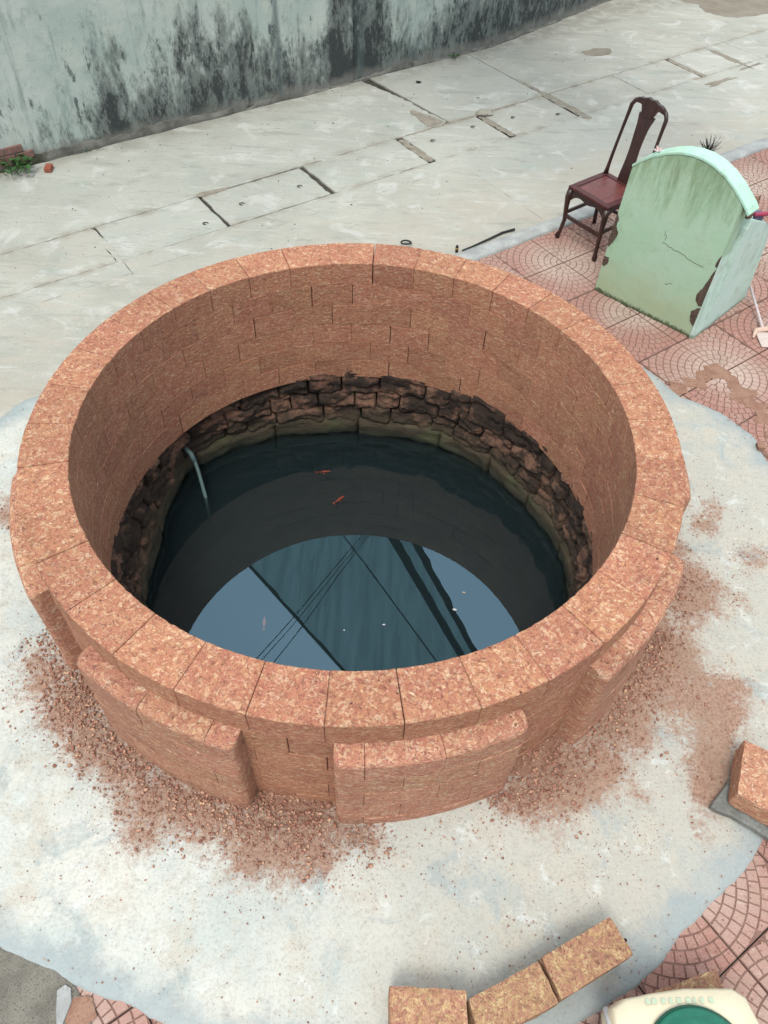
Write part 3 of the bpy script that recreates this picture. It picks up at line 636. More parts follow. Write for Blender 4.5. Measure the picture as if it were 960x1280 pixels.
# heap of fines against the foot of the wall
def heap(a0, a1, w, h, seed):
    V = []; F = []; na = int((a1 - a0) * 2.2); nr = 16
    for k in range(na + 1):
        a = R(a0 + (a1 - a0) * k / na); e = sin(pi * k / na) ** .6; ww = w * e * (1 + .5 * ns(cos(a) * 6, sin(a) * 6, seed)); hh = h * e * (1 + .4 * ns(cos(a) * 9, sin(a) * 9, seed))
        for i in range(nr + 1):
            f = i / nr; r = 1.565 + (ww + .02) * f; x = CX + r * cos(a); y = CY + r * sin(a)
            V.append((x, y, .012 + hh * (1 - f) ** 1.4 + .0035 * ns(x, y, seed, 60) * (1 - f) + .002 * ns(x, y, seed, 25) * (1 - f) - .012 * f))
    for k in range(na):
        for i in range(nr): F.append((k * (nr + 1) + i, k * (nr + 1) + i + 1, (k + 1) * (nr + 1) + i + 1, (k + 1) * (nr + 1) + i))
    return tag(part('laterite_dust_heap', V, F, M_MUD, smooth=True), kind='stuff')
heap(-150, -128, .16, .022, 1); heap(-104, -88, .13, .022, 2); heap(-64, -47, .20, .020, 3); heap(-48, -12, .18, .018, 4); heap(-130, -104, .15, .015, 5); heap(158, 205, .2, .02, 6)

# ------------------------------------------------------------------ the well
well = tag(empty('well', (CX, CY, 0)), 'large round well built of reddish laterite blocks with dark green water inside', 'well')
def arc_block(name, r0, r1, ah, z0, z1, m, bev=.0035, gap=.0013, rtop=0, endR=(0, 0), seed=0, chip=.0025, na=7):
    """ring segment centred on angle 0; ah = half angle (rad); endR rounds the outer corner of left/right end"""
    rg = random.Random(seed)
    def prof(dr, sh):
        a, b, c, d = r0 + sh, r1 - sh - dr, z0 + sh, z1 - sh
        bb = bev; P = [(a + bb, c), (b - bb, c), (b, c + bb)]
        if rtop:
            for k in range(6):
                t = (k / 5) * pi / 2; P.append((b - rtop + rtop * cos(t), d - rtop * .8 + rtop * .8 * sin(t)))
        else: P += [(b, d - bb), (b - bb, d)]
        P += [(a + bb, d), (a, d - bb), (a, c + bb)]
        return P
    g = gap / r1; rm = (r0 + r1) / 2; st = [(-ah + g, bev, 0), (-ah + g + bev / rm, 0, 0)]
    L = [-ah + g + bev / rm + (2 * ah - 2 * g - 2 * bev / rm) * k / na for k in range(1, na)]
    st += [(x, 0, 0) for x in L] + [(ah - g - bev / rm, 0, 0), (ah - g, bev, 0)]
    for side, RR in enumerate(endR):
        if RR:
            ex = []
            for q in (0, .12, .3, .55, 1.0):
                d = RR * q; dr = RR - sqrt(max(0, RR * RR - (RR - d) ** 2)); x = (-ah + d / r1) if side == 0 else (ah - d / r1); ex.append((x, 0, dr))
            lim = RR / r1
            st = [s for s in st if (s[0] > -ah + lim if side == 0 else s[0] < ah - lim)] + ex
    st.sort(key=lambda s: s[0])
    V = []; n = None
    for (x, sh, dr) in st:
        P = prof(dr, sh); n = len(P)
        for (r, z) in P:
            r += rg.gauss(0, chip * .3); z += rg.gauss(0, chip * .25)
            V.append((r * cos(x), r * sin(x), z))
    F = []
    for i in range(len(st) - 1):
        for k in range(n): F.append((i * n + k, i * n + (k + 1) % n, (i + 1) * n + (k + 1) % n, (i + 1) * n + k))
    F.append(tuple(range(n))[::-1]); F.append(tuple(range((len(st) - 1) * n, len(st) * n)))
    return mesh(name, V, F, m)
HA = R(STEP / 2)
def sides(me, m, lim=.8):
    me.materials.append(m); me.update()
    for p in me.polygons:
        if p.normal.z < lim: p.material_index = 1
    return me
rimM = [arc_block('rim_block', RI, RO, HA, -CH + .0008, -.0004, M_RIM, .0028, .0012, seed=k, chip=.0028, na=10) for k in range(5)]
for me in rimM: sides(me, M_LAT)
wallM = [arc_block('wall_block', RI + .001, RO - .001, HA, -CH + .0008, -.0006, M_LAT, .0019, .0009, seed=20 + k, chip=.0012) for k in range(5)]
rb = random.Random(11); JA = 269.2
for k in range(34):
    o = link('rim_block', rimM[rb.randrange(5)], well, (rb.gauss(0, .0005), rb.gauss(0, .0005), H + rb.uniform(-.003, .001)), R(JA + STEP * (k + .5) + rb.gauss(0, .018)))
for c in range(1, 6):
    for k in range(34):
        link('wall_block', wallM[rb.randrange(5)], well, (rb.gauss(0, .0012), rb.gauss(0, .0012), H - c * CH), R(JA + STEP * (k + (0 if c % 2 else .5)) + rb.gauss(0, .05)))
# raised panels: nine round the wall, their blocks follow the wall's joints
RP = 1.662
for q in range(9):
    a0, a1 = -89.6 + 40 * q, -62.6 + 40 * q
    for c in range(1, 6):
        z1 = H - c * CH; z0 = z1 - CH
        off = 0 if c % 2 == 0 else .5                         # joints at JA + STEP*(k+off)
        js = sorted(j for j in (JA - 720 + STEP * (k + off) for k in range(160)) if a0 + 2.5 < j < a1 - 2.5)
        ed = [a0] + js + [a1]
        for i in range(len(ed) - 1):
            h_ = R((ed[i + 1] - ed[i]) / 2)
            me = arc_block('panel_block', RO - .012, RP + rb.gauss(0, .0012), h_, z0 + .0006, z1 - (.0006 if c > 1 else .003), M_PANEL, .0014, .0008,
                           rtop=.036 if c == 1 else 0, endR=(.036 if i == 0 else 0, .036 if i == len(ed) - 2 else 0), seed=rb.randrange(9999), na=5, chip=.0018)
            link('panel_block', me, well, (0, 0, 0), R((ed[i] + ed[i + 1]) / 2))
# old masonry below, out of true
WA = [(-180, 1.25), (-171.5, 1.255), (-150, 1.26), (-90, 1.25), (-30, 1.27), (-3, 1.294), (3.4, 1.306), (14.6, 1.295), (27.6, 1.263), (43.1, 1.26), (65, 1.263), (86.6, 1.237), (105, 1.268), (117.8, 1.316), (130, 1.373), (145.7, 1.425), (157.8, 1.355), (171.8, 1.25), (180, 1.25)]
def rw(deg):
    d = (deg + 180) % 360 - 180; return float(np.interp(d, [w[0] for w in WA], [w[1] for w in WA]))
def rough_stone(name, a0, a1, z0, z1, rf, m, amp, seed, depth=.16, nu=12, nv=7, edge=.009):
    V = []; F = []; g = .0015
    for j in range(nv + 1):
        for i in range(nu + 1):
            u = i / nu; v = j / nv; a = a0 + (a1 - a0) * u; z = z0 + g + (z1 - z0 - 2 * g) * v
            r = rf(a, z) ; A = R(a); x, y = cos(A), sin(A)
            r += amp * (noise.fractal(Vector((x * 8, y * 8, z * 14 + seed * .1)), .7, 2.1, 6) + .45 * noise.noise(Vector((seed * 3.1, 1, 2))))
            e = min(u, 1 - u) * (a1 - a0) * .0175 * 1.3; e2 = min(v, 1 - v) * (z1 - z0); e = min(e, e2)
            if e < edge: r += (edge - e) * .9 * (1 - e / edge * .3)
            if e <= 0: r += .004
            aa = A + (.002 * noise.noise(Vector((z * 30, a, seed))))
            V.append((r * cos(aa), r * sin(aa), z + .014 * noise.fractal(Vector((a * .22, z * 3, 3 + depth)), 1, 2, 3)))
    n = nu + 1
    for j in range(nv):
        for i in range(nu): F.append((j * n + i, j * n + i + 1, (j + 1) * n + i + 1, (j + 1) * n + i))
    loop = [i for i in range(n)] + [j * n + nu for j in range(1, nv + 1)] + [nv * n + i for i in range(nu - 1, -1, -1)] + [j * n for j in range(nv - 1, 0, -1)]
    b0 = len(V)
    for q in loop:
        v = Vector(V[q]); f = (hypot(v.x, v.y) + depth) / hypot(v.x, v.y); V.append((v.x * f, v.y * f, v.z))
    L = len(loop)
    for k in range(L): F.append((loop[(k + 1) % L], loop[k], b0 + k, b0 + (k + 1) % L))
    return part(name, V, F, m, well, smooth=True)
rs = random.Random(4)
rows = [(-.085, -.185), (-.187, -.29), (-.292, -.385)]
for ri_, (zt, zb) in enumerate(rows):
    a = rs.uniform(0, 8)+ri_*6; a_end = a + 360
    while a < a_end - 1e-6:
        w = rs.uniform(6, 15)
        if a_end - (a + w) < 6: w = a_end - a
        def rf(d, z, zt=zt): 
            f = (z + .06) / (-.36); f = min(1, max(0, f)); dd = (d + 180) % 360 - 180
            top = 1.352 + .034 * noise.noise(Vector((cos(R(d)) * 3, sin(R(d)) * 3, 1)))
            low = rw(d) + .014
            return max(top * (1 - f) + low * f, low)
        zz = rs.uniform(-.012, .012) + .02 * noise.noise(Vector((cos(R(a)) * 4, sin(R(a)) * 4, ri_)))
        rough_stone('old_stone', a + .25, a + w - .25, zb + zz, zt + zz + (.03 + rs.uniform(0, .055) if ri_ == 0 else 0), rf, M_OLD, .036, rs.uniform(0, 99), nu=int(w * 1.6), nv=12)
        a += w
LW = [(-.385, -.63), (-.635, -.90), (-.905, -1.2)]
for ri_, (zt, zb) in enumerate(LW):
    a = -8 + ri_ * 9; a_end = a + 360
    while a < a_end - 1e-6:
        w = rs.uniform(17, 27)
        if a_end - (a + w) < 12: w = a_end - a
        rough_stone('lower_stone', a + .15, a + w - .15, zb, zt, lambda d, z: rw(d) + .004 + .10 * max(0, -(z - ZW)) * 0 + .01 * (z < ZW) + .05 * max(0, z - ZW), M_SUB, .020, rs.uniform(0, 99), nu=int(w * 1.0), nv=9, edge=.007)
        a += w
def cyl_sheet(name, r, z0, z1, m, n=120, parent=None):
    V = []; F = []
    for k in range(n):
        a = 2 * pi * k / n; V += [(r * cos(a), r * sin(a), z0), (r * cos(a), r * sin(a), z1)]
    for k in range(n):
        j = (k + 1) % n; F.append((2 * k, 2 * k + 1, 2 * j + 1, 2 * j))
    return part(name, V, F, m, parent)
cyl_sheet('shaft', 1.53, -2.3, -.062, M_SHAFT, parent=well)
part('shaft_floor', [(1.53 * cos(2 * pi * k / 64), 1.53 * sin(2 * pi * k / 64), -2.2) for k in range(64)], [tuple(range(64))], M_BOTTOM, well)
# water
n = 96; V = [(CX + 1.50 * cos(2 * pi * k / n), CY + 1.50 * sin(2 * pi * k / n), z) for z in (-2.15, ZW) for k in range(n)]
F = [(k, (k + 1) % n, n + (k + 1) % n, n + k) for k in range(n)] + [tuple(range(n))[::-1], tuple(range(n, 2 * n))]
tag(part('water', V, F, M_WATER), kind='structure')
# pipe hanging into the water
pp = tag(empty('drain_pipe', (-1.31, 3.53, -.32)), 'thin grey-green pipe bending from the old stones down into the water', 'pipe')
bm_obj('pipe', tube([(-.13, .10, .02), (-.05, .04, .025), (-.015, .01, .02), (.02, -.01, -.01), (.05, -.06, -.09), (.115, -.21, -.20), (.13, -.26, -.36), (.14, -.27, -.62)], .0125, 12), M_PVC, pp, True)
bm_obj('pipe_joint', tube([(-.04, .033, .026), (.005, .0, .010), (.03, -.03, -.03)], .0165, 12), M_PVC, pp, True)
# goldfish
def fish(x, y, z, rz, L, m, label):
    t = tag(empty('goldfish', (x, y, z), rz), label, 'fish', 'goldfish in the well')
    b = tube([(-.5 * L + L * f, 0, 0) for f in (0, .12, .3, .5, .7, .88, 1)], [(L * .02, L * .05), (L * .05, L * .09), (L * .09, L * .13), (L * .12, L * .16), (L * .11, L * .15), (L * .07, L * .10), (L * .02, L * .03)], 10)
    bm_obj('body', b, m, t, True)
    part('tail', [(-.47 * L, 0, 0), (-.78 * L, .16 * L, .03 * L), (-.66 * L, 0, 0), (-.80 * L, -.15 * L, -.02 * L), (-.47 * L, 0, .02 * L)], [(0, 1, 2), (0, 2, 3), (4, 2, 1), (4, 3, 2)], m, t)
    part('fin', [(.05 * L, .08 * L, 0), (-.12 * L, .24 * L, -.01), (-.1 * L, .07 * L, 0), (.05 * L, -.08 * L, 0), (-.12 * L, -.24 * L, -.01), (-.1 * L, -.07 * L, 0)], [(0, 1, 2), (3, 5, 4)], m, t)
fish(-.427, 3.641, ZW - .04, R(10), .085, M_FISH, 'red goldfish nearer the far wall, faint in the dark water')
fish(-.302, 3.384, ZW - .025, R(48), .085, M_FISH, 'bright orange goldfish near the middle of the dark water')
fish(-.681, 2.394, ZW - .02, R(95), .075, M_FISHP, 'pale pink goldfish under the blue sky reflection at left')
# floating bits
def flake(x, y, sz, label, m, seed):
    rg = random.Random(seed); pts = [(x + sz * cos(a) * rg.uniform(.5, 1.1), y + sz * .5 * sin(a) * rg.uniform(.6, 1.2)) for a in [2 * pi * k / 9 for k in range(9)]]
    V, F = poly_prism(pts, ZW + .001, ZW + .004, .001); tag(part('floating_leaf', V, F, m), label, 'leaf', 'bits floating on the water')
flake(.514, 2.656, .016, 'small brown leaf floating on the right sky reflection', M_DRY, 1); flake(.453, 2.531, .015, 'pale torn leaf at the right edge of the net reflection', M_WHITE, 2)
flake(.032, 2.402, .011, 'white speck floating in the middle of the net reflection', M_WHITE, 3); flake(-.202, 2.351, .007, 'smallest white speck floating left in the net reflection', M_WHITE, 4)
flake(1.13, 3.029, .010, 'tiny pale speck floating near the right wall of the well', M_DRY, 5)

# ------------------------------------------------------------------ overhead shade net and cables (seen mirrored in the water)
net = tag(empty('shade_net', (0, 7, 6)), 'dark green shade net stretched overhead, mirrored in the well water', 'shade net')
def xl(y): return -.55 - (y - 5.54) * .921
def xr(y): return 1.51 - (y - 5.98) * .4416
V = []; F = []; ny, nx = 40, 14
for j in range(ny + 1):
    y = 3.6 + 8 * j / ny
    for i in range(nx + 1):
        f = i / nx; V.append((xl(y) * (1 - f) + xr(y) * f, y - 7, .03 * ns(f * 4, y, 0, 1.3)))
for j in range(ny):
    for i in range(nx): F.append((j * (nx + 1) + i, j * (nx + 1) + i + 1, (j + 1) * (nx + 1) + i + 1, (j + 1) * (nx + 1) + i))
part('net_sheet', V, F, M_NET, net, True)
def hem(f0, f1, zz, wob=.0):
    V = []; F = []
    for j in range(ny * 2 + 1):
        y = 3.6 + 8 * j / (ny * 2); w = wob * ns(y, 2, 0, 4)
        a, b = xl(y), xr(y)
        for q in (f0 + w * .3, f1 + w): V += [(a + (b - a) * q, y - 7, zz), (a + (b - a) * q, y - 7, zz + .02)]
    for j in range(ny * 2):
        o = j * 4; p = o + 4; F += [(o, o + 2, p + 2, p), (o + 1, p + 1, p + 3, o + 3), (o, p, p + 1, o + 1), (o + 2, o + 3, p + 3, p + 2)]
    part('net_hem', V, F, M_HEM, net)
hem(-.003, .020, -.06, .02); hem(.85, .90, -.06, .01); hem(.955, .995, -.06, .02)
for (a, b) in (((-.692 - .8, 9.2), (.9, 5.73)),):
    bm_obj('net_seam', tube([(a[0], a[1] - 7, -.03), ((a[0] + b[0]) / 2 + .02, (a[1] + b[1]) / 2 - 7, -.05), (b[0], b[1] - 7, -.03)], .011, 6), M_HEM, net)
def cable(p, q, label, r=.0065):
    p = Vector(p); q = Vector(q); d = q - p; pts = [p + d * f + Vector((0, 0, .12 * ((f - .5) ** 2 * 4 - 1))) + Vector((.012 * sin(f * 23), .01 * cos(f * 31), 0)) for f in [k / 40 - .4 * 0 for k in range(41)]]
    tag(bm_obj('cable', tube(pts, r, 6), M_WIRE), label, 'cable', 'cables strung below the shade net')
def ext(a, b, k0, k1):
    a = Vector((*a, 5)); b = Vector((*b, 5)); return a + (b - a) * k0, a + (b - a) * k1
cable(*ext((-1.587, 5.115), (-.243, 7.326), -1, 3), 'leftmost thin black cable below the net, mirrored in the water')
cable(*ext((-1.334, 5.104), (-.369, 6.935), -1, 3), 'thin black cable right of the others, mirrored in the water')
cable(*ext((-1.50, 5.119), (-.20, 7.30), -1, 3), 'middle thin black cable of three, mirrored in the water', .005)

# ------------------------------------------------------------------ boundary wall
def wall(name, pts, h, th, label, z0=-.1):
    w = tag(empty(name, ST(*pts[0])), label, 'wall'); O = ST(*pts[0])
    V = []; F = []
    fine = []
    for i in range(len(pts) - 1):
        n = max(1, int(abs(pts[i + 1][0] - pts[i][0]) / .12)); fine += [(pts[i][0] + (pts[i + 1][0] - pts[i][0]) * k / n, pts[i][1] + (pts[i + 1][1] - pts[i][1]) * k / n) for k in range(n)]
    fine.append(pts[-1]); nz = 18
    for (s, t) in fine:
        for j in range(nz + 1):
            z = z0 + (h - z0) * j / nz; V.append(ST(s, t + .008 * ns(s, z, 3, 1.4), z) - O)
        V.append(ST(s, t + th, h) - O); V.append(ST(s, t + th, z0) - O)
    n = nz + 3
    for i in range(len(fine) - 1):
        for j in range(n - 1): F.append((i * n + j, (i + 1) * n + j, (i + 1) * n + j + 1, i * n + j + 1))
    F.append(tuple(range(n))); F.append(tuple((len(fine) - 1) * n + k for k in range(n))[::-1])
    part('masonry', V, F, M_WALL, w)
    # skirting of grey render, cracked and uneven
    V = []; F = []
    fs = []
    for i in range(len(pts) - 1):
        n = max(1, int(abs(pts[i + 1][0] - pts[i][0]) / .04)); fs += [(pts[i][0] + (pts[i + 1][0] - pts[i][0]) * k / n, pts[i][1] + (pts[i + 1][1] - pts[i][1]) * k / n) for k in range(n)]
    for (s, t) in fs:
        hh = max(.010, .035 + .06 * noise.fractal(Vector((s * 1.3, 4, 1)), 1, 2, 4) + .025 * noise.fractal(Vector((s * 9, 4, 1)), 1, 2, 4) + (.03 if s < -1 else -.012)); w_ = max(.003, .010 + .022 * noise.fractal(Vector((s * 3, 9, 1)), 1, 2, 4))
        for (dt, z) in ((.02, hh + .004), (-.008 - w_ * .3, hh), (-.012 - w_, hh * .4), (-.014 - w_, -.02)): V.append(ST(s, t + dt, z) - O)
    for i in range(len(fs) - 1):
        for j in range(3): F.append((i * 4 + j, i * 4 + j + 1, (i + 1) * 4 + j + 1, (i + 1) * 4 + j))
    part('skirting', V, F, M_SKIRT, w)
    return w
def m_skirt():
    b = NB('grey_skirting'); p = b.pos(); c = b.mix(b.ss(b.noise(p, 5, 5, .65), .35, .62), (.12, .12, .105), (.23, .225, .20))
    c = b.mix(b.ss(b.noise(p, 2.2, 4, .6), .56, .64, 0, .85), c, (.05, .055, .03)); c = b.mix(b.ss(b.noise(p, 40, 5, .75), .55, .7, 0, .6), c, (.10, .09, .08))
    return b.fin(c, .95, b.bump(b.noise(p, 22, 6, .7), .7, .015))
M_SKIRT = m_skirt()
w1 = wall('boundary_wall', [(-9, 5.31), (.42, 5.31)], 2.5, .22, 'pale blue-green plastered wall at upper left with black mould streaks, left of the joint')
w2 = wall('boundary_wall', [(.425, 5.335), (2.4, 5.33), (4.9, 5.80), (12, 7.6)], 2.5, .22, 'stained plaster wall at top centre, right of the vertical joint')
o1 = ST(-9, 5.31)
# bricks showing at the foot of the wall beside the weeds
for r_ in range(3):
    for k in range(3):
        s0 = -3.52 + k * .16 + (.08 if r_ % 2 else 0); 
        b_ = box_bm(0, .152, -.018, .03, 0, .058, .004)
        o = bm_obj('brick', b_, M_BRICK2, w1); q = ST(s0, 5.309, .0 + r_ * .066) - o1; o.location = q; o.rotation_euler = (0, 0, TH)

# weeds at the wall foot
def leafy(name, c, n, hgt, spread, lsz, m, label, cat='plant', seed=0, group=None):
    rg = random.Random(seed); t = tag(empty(name, c), label, cat, group); bl = bmesh.new(); bs = bmesh.new()
    for i in range(n):
        a = rg.uniform(0, 2 * pi); rr = spread * sqrt(rg.random()); hh = hgt * rg.uniform(.35, 1)
        top = Vector((rr * cos(a), rr * sin(a), hh)); base = Vector((rr * .3 * cos(a), rr * .3 * sin(a), 0))
        tube([base, (base + top) / 2 + Vector((0, 0, hh * .15)), top], .0022, 4, bm=bs)
        for q in range(rg.randint(2, 4)):
            L = lsz * rg.uniform(.6, 1.2); b = rg.uniform(0, 2 * pi); d = Vector((cos(b), sin(b), rg.uniform(-.2, .45))).normalized(); s_ = d.cross(Vector((0, 0, 1))).normalized() * L * .36
            p0 = top + Vector((rg.uniform(-1, 1), rg.uniform(-1, 1), rg.uniform(-1, .3))) * L * .5; nrm = s_.cross(d) * .3
            v = [bl.verts.new(x) for x in (p0, p0 + d * L * .35 + s_ + nrm, p0 + d * L * .8 + s_ * .6 + nrm, p0 + d * L, p0 + d * L * .8 - s_ * .6 + nrm, p0 + d * L * .35 - s_ + nrm, p0 + d * L * .5)]
            for x in ((0, 6, 1), (1, 6, 2), (2, 6, 3), (3, 6, 4), (4, 6, 5), (5, 6, 0)): bl.faces.new([v[y] for y in x])
    tag(bm_obj('leaves', bl, m, t), kind='stuff'); bm_obj('stems', bs, m, t)
leafy('weed', ST(-3.22, 5.22, 0), 26, .16, .17, .055, M_LEAF, 'clump of broad-leaved green weeds at the foot of the left wall', seed=2)
leafy('weed', ST(-3.05, 5.27, 0), 7, .06, .06, .03, M_LEAF, 'small green sprig beside the weed clump under the wall skirting', seed=3)
leafy('weed', ST(-2.45, 5.27, 0), 8, .045, .09, .022, M_LEAF, 'low green sprig growing in the wall crack right of the brick fragment', seed=4)
leafy('weed', ST(1.75, 5.28, 0), 6, .05, .07, .03, M_LEAF, 'thin weed at the foot of the top centre wall', seed=5)
# brick fragment
b_ = box_bm(-.03, .03, -.05, .05, 0, .04, .006); o = bm_obj('brick_fragment', b_, M_BRICK); o.location = ST(-2.92, 5.12, .001); o.rotation_euler = (0, 0, .1); tag(o, 'small orange brick fragment on the concrete near the weeds', 'brick fragment')
# black hose by the kerb, ring and little tap
o = bm_obj('hose', tube([ST(*q) for q in ((-.60, 2.15, .012), (-.5, 2.15, .014), (-.32, 2.16, .016), (-.15, 2.18, .013), (-.03, 2.165, .014))], [.006, .007, .009, .010, .010], 8), M_BLACKP, None, True); tag(o, 'short black hose lying on the road along the kerb', 'hose')
o = bm_obj('wire_loop', tube([ST(-.93 + .05 * cos(a), 2.46 + .03 * sin(a), .01 + .03 * sin(a / 2)) for a in [k * .42 for k in range(14)]], .007, 6), M_BLACKP, None, True); tag(o, 'bent black wire loop on the road just behind the well rim', 'wire')
t = tag(empty('hose_tap', ST(-.64, 2.17, 0)), 'tiny grey tap with yellow band at the end of the hose', 'tap')
bm_obj('tap_body', tube([(0, 0, 0), (0, 0, .05), (0, 0, .062)], [.012, .012, .006], 10), M_BLACKP, t, True); bm_obj('tap_band', tube([(0, 0, .03), (0, 0, .04)], .0145, 10), flat('yellow_band', (.5, .33, .08)), t, True)
# crumpled leaf on the drain cover, stone by the wall, lifting loops cast into the covers
def scrap(c, sz, label, m, seed, name='paper_scrap', cat='litter'):
    b = bmesh.new(); bmesh.ops.create_icosphere(b, subdivisions=2, radius=1)
    for v in b.verts: f = 1 + .5 * noise.noise(v.co * 2 + Vector((seed, 0, 0))); v.co = Vector((v.co.x * f * sz, v.co.y * f * sz * .7, max(-.2, v.co.z) * f * sz * .3))
    o = bm_obj(name, b, m); o.location = c; tag(o, label, cat)
scrap(ST(1.15, 4.0, .012), .085, 'pale crumpled scrap lying on the sandy joint of the drain covers', M_DRY, 2)
scrap(ST(1.02, 4.95, .008), .03, 'small dark stone on the concrete below the top wall', M_TWIG, 3, 'stone', 'stone')
for (s, t_) in ((.35, 3.80), (.87, 3.83), (1.35, 3.78), (1.80, 3.60), (-1.75, 3.72), (-1.18, 3.72), (-2.15, 3.6)):
    c = ST(s, t_); o = bm_obj('lifting_loop', tube([c + Vector((.022 * cos(a), .016 * sin(a) , .006)) for a in [.4 + k * .5 for k in range(10)]], .0035, 6), M_TWIG, road, True)
# dry plant by the kerb
rg = random.Random(8); b = bmesh.new()
for k in range(34):
    a = rg.uniform(0, 2 * pi); L = rg.uniform(.10, .2); sp = rg.uniform(.02, .14)
    tube([(0, 0, 0), (sp * .5 * cos(a), sp * .5 * sin(a), L * .6), (sp * cos(a + .4), sp * sin(a + .4), L)], [.004, .003, .001], 4, bm=b)
o = bm_obj('dry_tuft', b, M_TWIG); o.location = ST(2.42, 2.2, 0); tag(o, 'dark dry tuft of twigs by the kerb behind the green shrine', 'plant')

# ------------------------------------------------------------------ mint green shrine
P0 = Vector((2.173, 4.604, 0)); E1 = Vector((-.7542, .6567, 0)); E2 = Vector((.6925, .7215, 0)).normalized()
shrine = tag(empty('shrine', P0), 'mint green plastered shrine with an arched back slab, standing on the tiles', 'shrine')
def sh(u, v, z): return E1 * u + E2 * v + Vector((0, 0, z))
arch = [(-.026, .975), (.0, 1.005), (.05, 1.045), (.12, 1.098), (.2, 1.145), (.29, 1.178), (.372, 1.193), (.45, 1.192), (.534, 1.176), (.61, 1.147), (.7, 1.098), (.77, 1.045), (.827, .990)]
def slab_part(name, outline, v0, v1, m, bev=.0, parent=shrine):
    n = len(outline); V = [sh(u, v0, z) for u, z in outline] + [sh(u, v1, z) for u, z in outline]
    F = [tuple(range(n)), tuple(range(n, 2 * n))[::-1]] + [(k, n + k, n + (k + 1) % n, (k + 1) % n) for k in range(n)]
    me = mesh(name, V, F, m); b = bmesh.new(); b.from_mesh(me)
    bmesh.ops.recalc_face_normals(b, faces=b.faces)
    if bev: bmesh.ops.bevel(b, geom=[e for e in b.edges if len(e.link_faces) == 2 and e.calc_face_angle(0) > .6], offset=bev, segments=2, affect='EDGES')
    b.to_mesh(me); b.free(); return link(name, me, parent)
slab_part('back_slab', [(.03, -.02), (.851, -.02), (.838, .5), (.823, .974)] + [(max(.03, u), z - .012) for u, z in arch[::-1][1:-1]] + [(.03, .97)], 0, .115, M_MINT, .006)
# arched coping over the slab
up_ = [(u, z) for u, z in arch]; lo_ = [(u * .985 + .006, z - .016) for u, z in arch]
slab_part('coping', up_ + lo_[::-1], -.004, .13, M_MINT3, .003)
side = [(.10, -.02), (.76, -.02), (.73, .17), (.67, .50), (.60, .64), (.48, .735), (.30, .81), (.19, .86), (.155, .80), (.112, .47)]
def wing(u0, u1):
    n = len(side); V = [sh(u0, v, z) for v, z in side] + [sh(u1, v, z) for v, z in side]
    F = [tuple(range(n)), tuple(range(n, 2 * n))[::-1]] + [(k, n + k, n + (k + 1) % n, (k + 1) % n) for k in range(n)]
    me = mesh('side_wall', V, F, M_MINT2); b = bmesh.new(); b.from_mesh(me); bmesh.ops.recalc_face_normals(b, faces=b.faces); bmesh.ops.bevel(b, geom=[e for e in b.edges if e.calc_face_angle(0) > .5], offset=.006, segments=2, affect='EDGES'); b.to_mesh(me); b.free(); link('side_wall', me, shrine)
wing(.0, .09); wing(.75, .84)
# foot of the side wall, flush with the slab corner
slab_part('wall_foot', [(.0, -.02), (.0325, -.02), (.0325, .66), (.031, .66)], .0, .112, M_MINT2)
slab_part('altar_shelf', [(.09, .62), (.75, .62), (.75, .68), (.09, .68)], .115, .60, M_MINT2, .005)
slab_part('altar_front', [(.09, -.02), (.75, -.02), (.75, .61), (.09, .61)], .45, .52, M_MINT2, .005)
def peel(outline, v, thick, name='peeled_patch', m=M_PEEL, n_=0):
    pts = []
    for i in range(len(outline)):
        a = Vector(outline[i]); b = Vector(outline[(i + 1) % len(outline)]); k = max(1, int((b - a).length / .012))
        for q in range(k):
            f = a.lerp(b, q / k); pts.append((f.x + .007 * noise.noise(Vector((f.x * 60, f.y * 60, n_))), f.y + .007 * noise.noise(Vector((f.x * 60, f.y * 60, n_ + 5)))))
    slab_part(name, pts, -thick, v, m)
peel([(.035, .10), (.075, .13), (.085, .20), (.06, .235), (.034, .25)], .01, .004, n_=1)
peel([(.033, .27), (.05, .26), (.085, .29), (.095, .33), (.07, .40), (.055, .47), (.045, .53), (.034, .56)], .01, .004, n_=2)
peel([(.035, .57), (.05, .58), (.046, .64), (.034, .66)], .01, .004, n_=3)
peel([(.83, .64), (.812, .60), (.815, .55), (.785, .50), (.80, .44), (.83, .38), (.842, .42)], .01, .005, n_=4)
peel([(.838, .30), (.80, .30), (.80, .25), (.825, .22), (.843, .24)], .01, .004, n_=5)
# hairline crack in the plaster
def crack(pts, name='plaster_crack'):
    b = tube([sh(u, -.0015, z) for u, z in pts], .0011, 4); bm_obj(name, b, M_PEEL, shrine)
rgc = random.Random(3)
def wander(a, b, n, amp): return [(a[0] + (b[0] - a[0]) * k / n + rgc.uniform(-amp, amp), a[1] + (b[1] - a[1]) * k / n + rgc.uniform(-amp, amp)) for k in range(n + 1)]
crack(wander((.46, .66), (.43, .60), 6, .008)); crack(wander((.45, .58), (.12, .53), 18, .006)); crack(wander((.33, .30), (.28, .33), 4, .006))
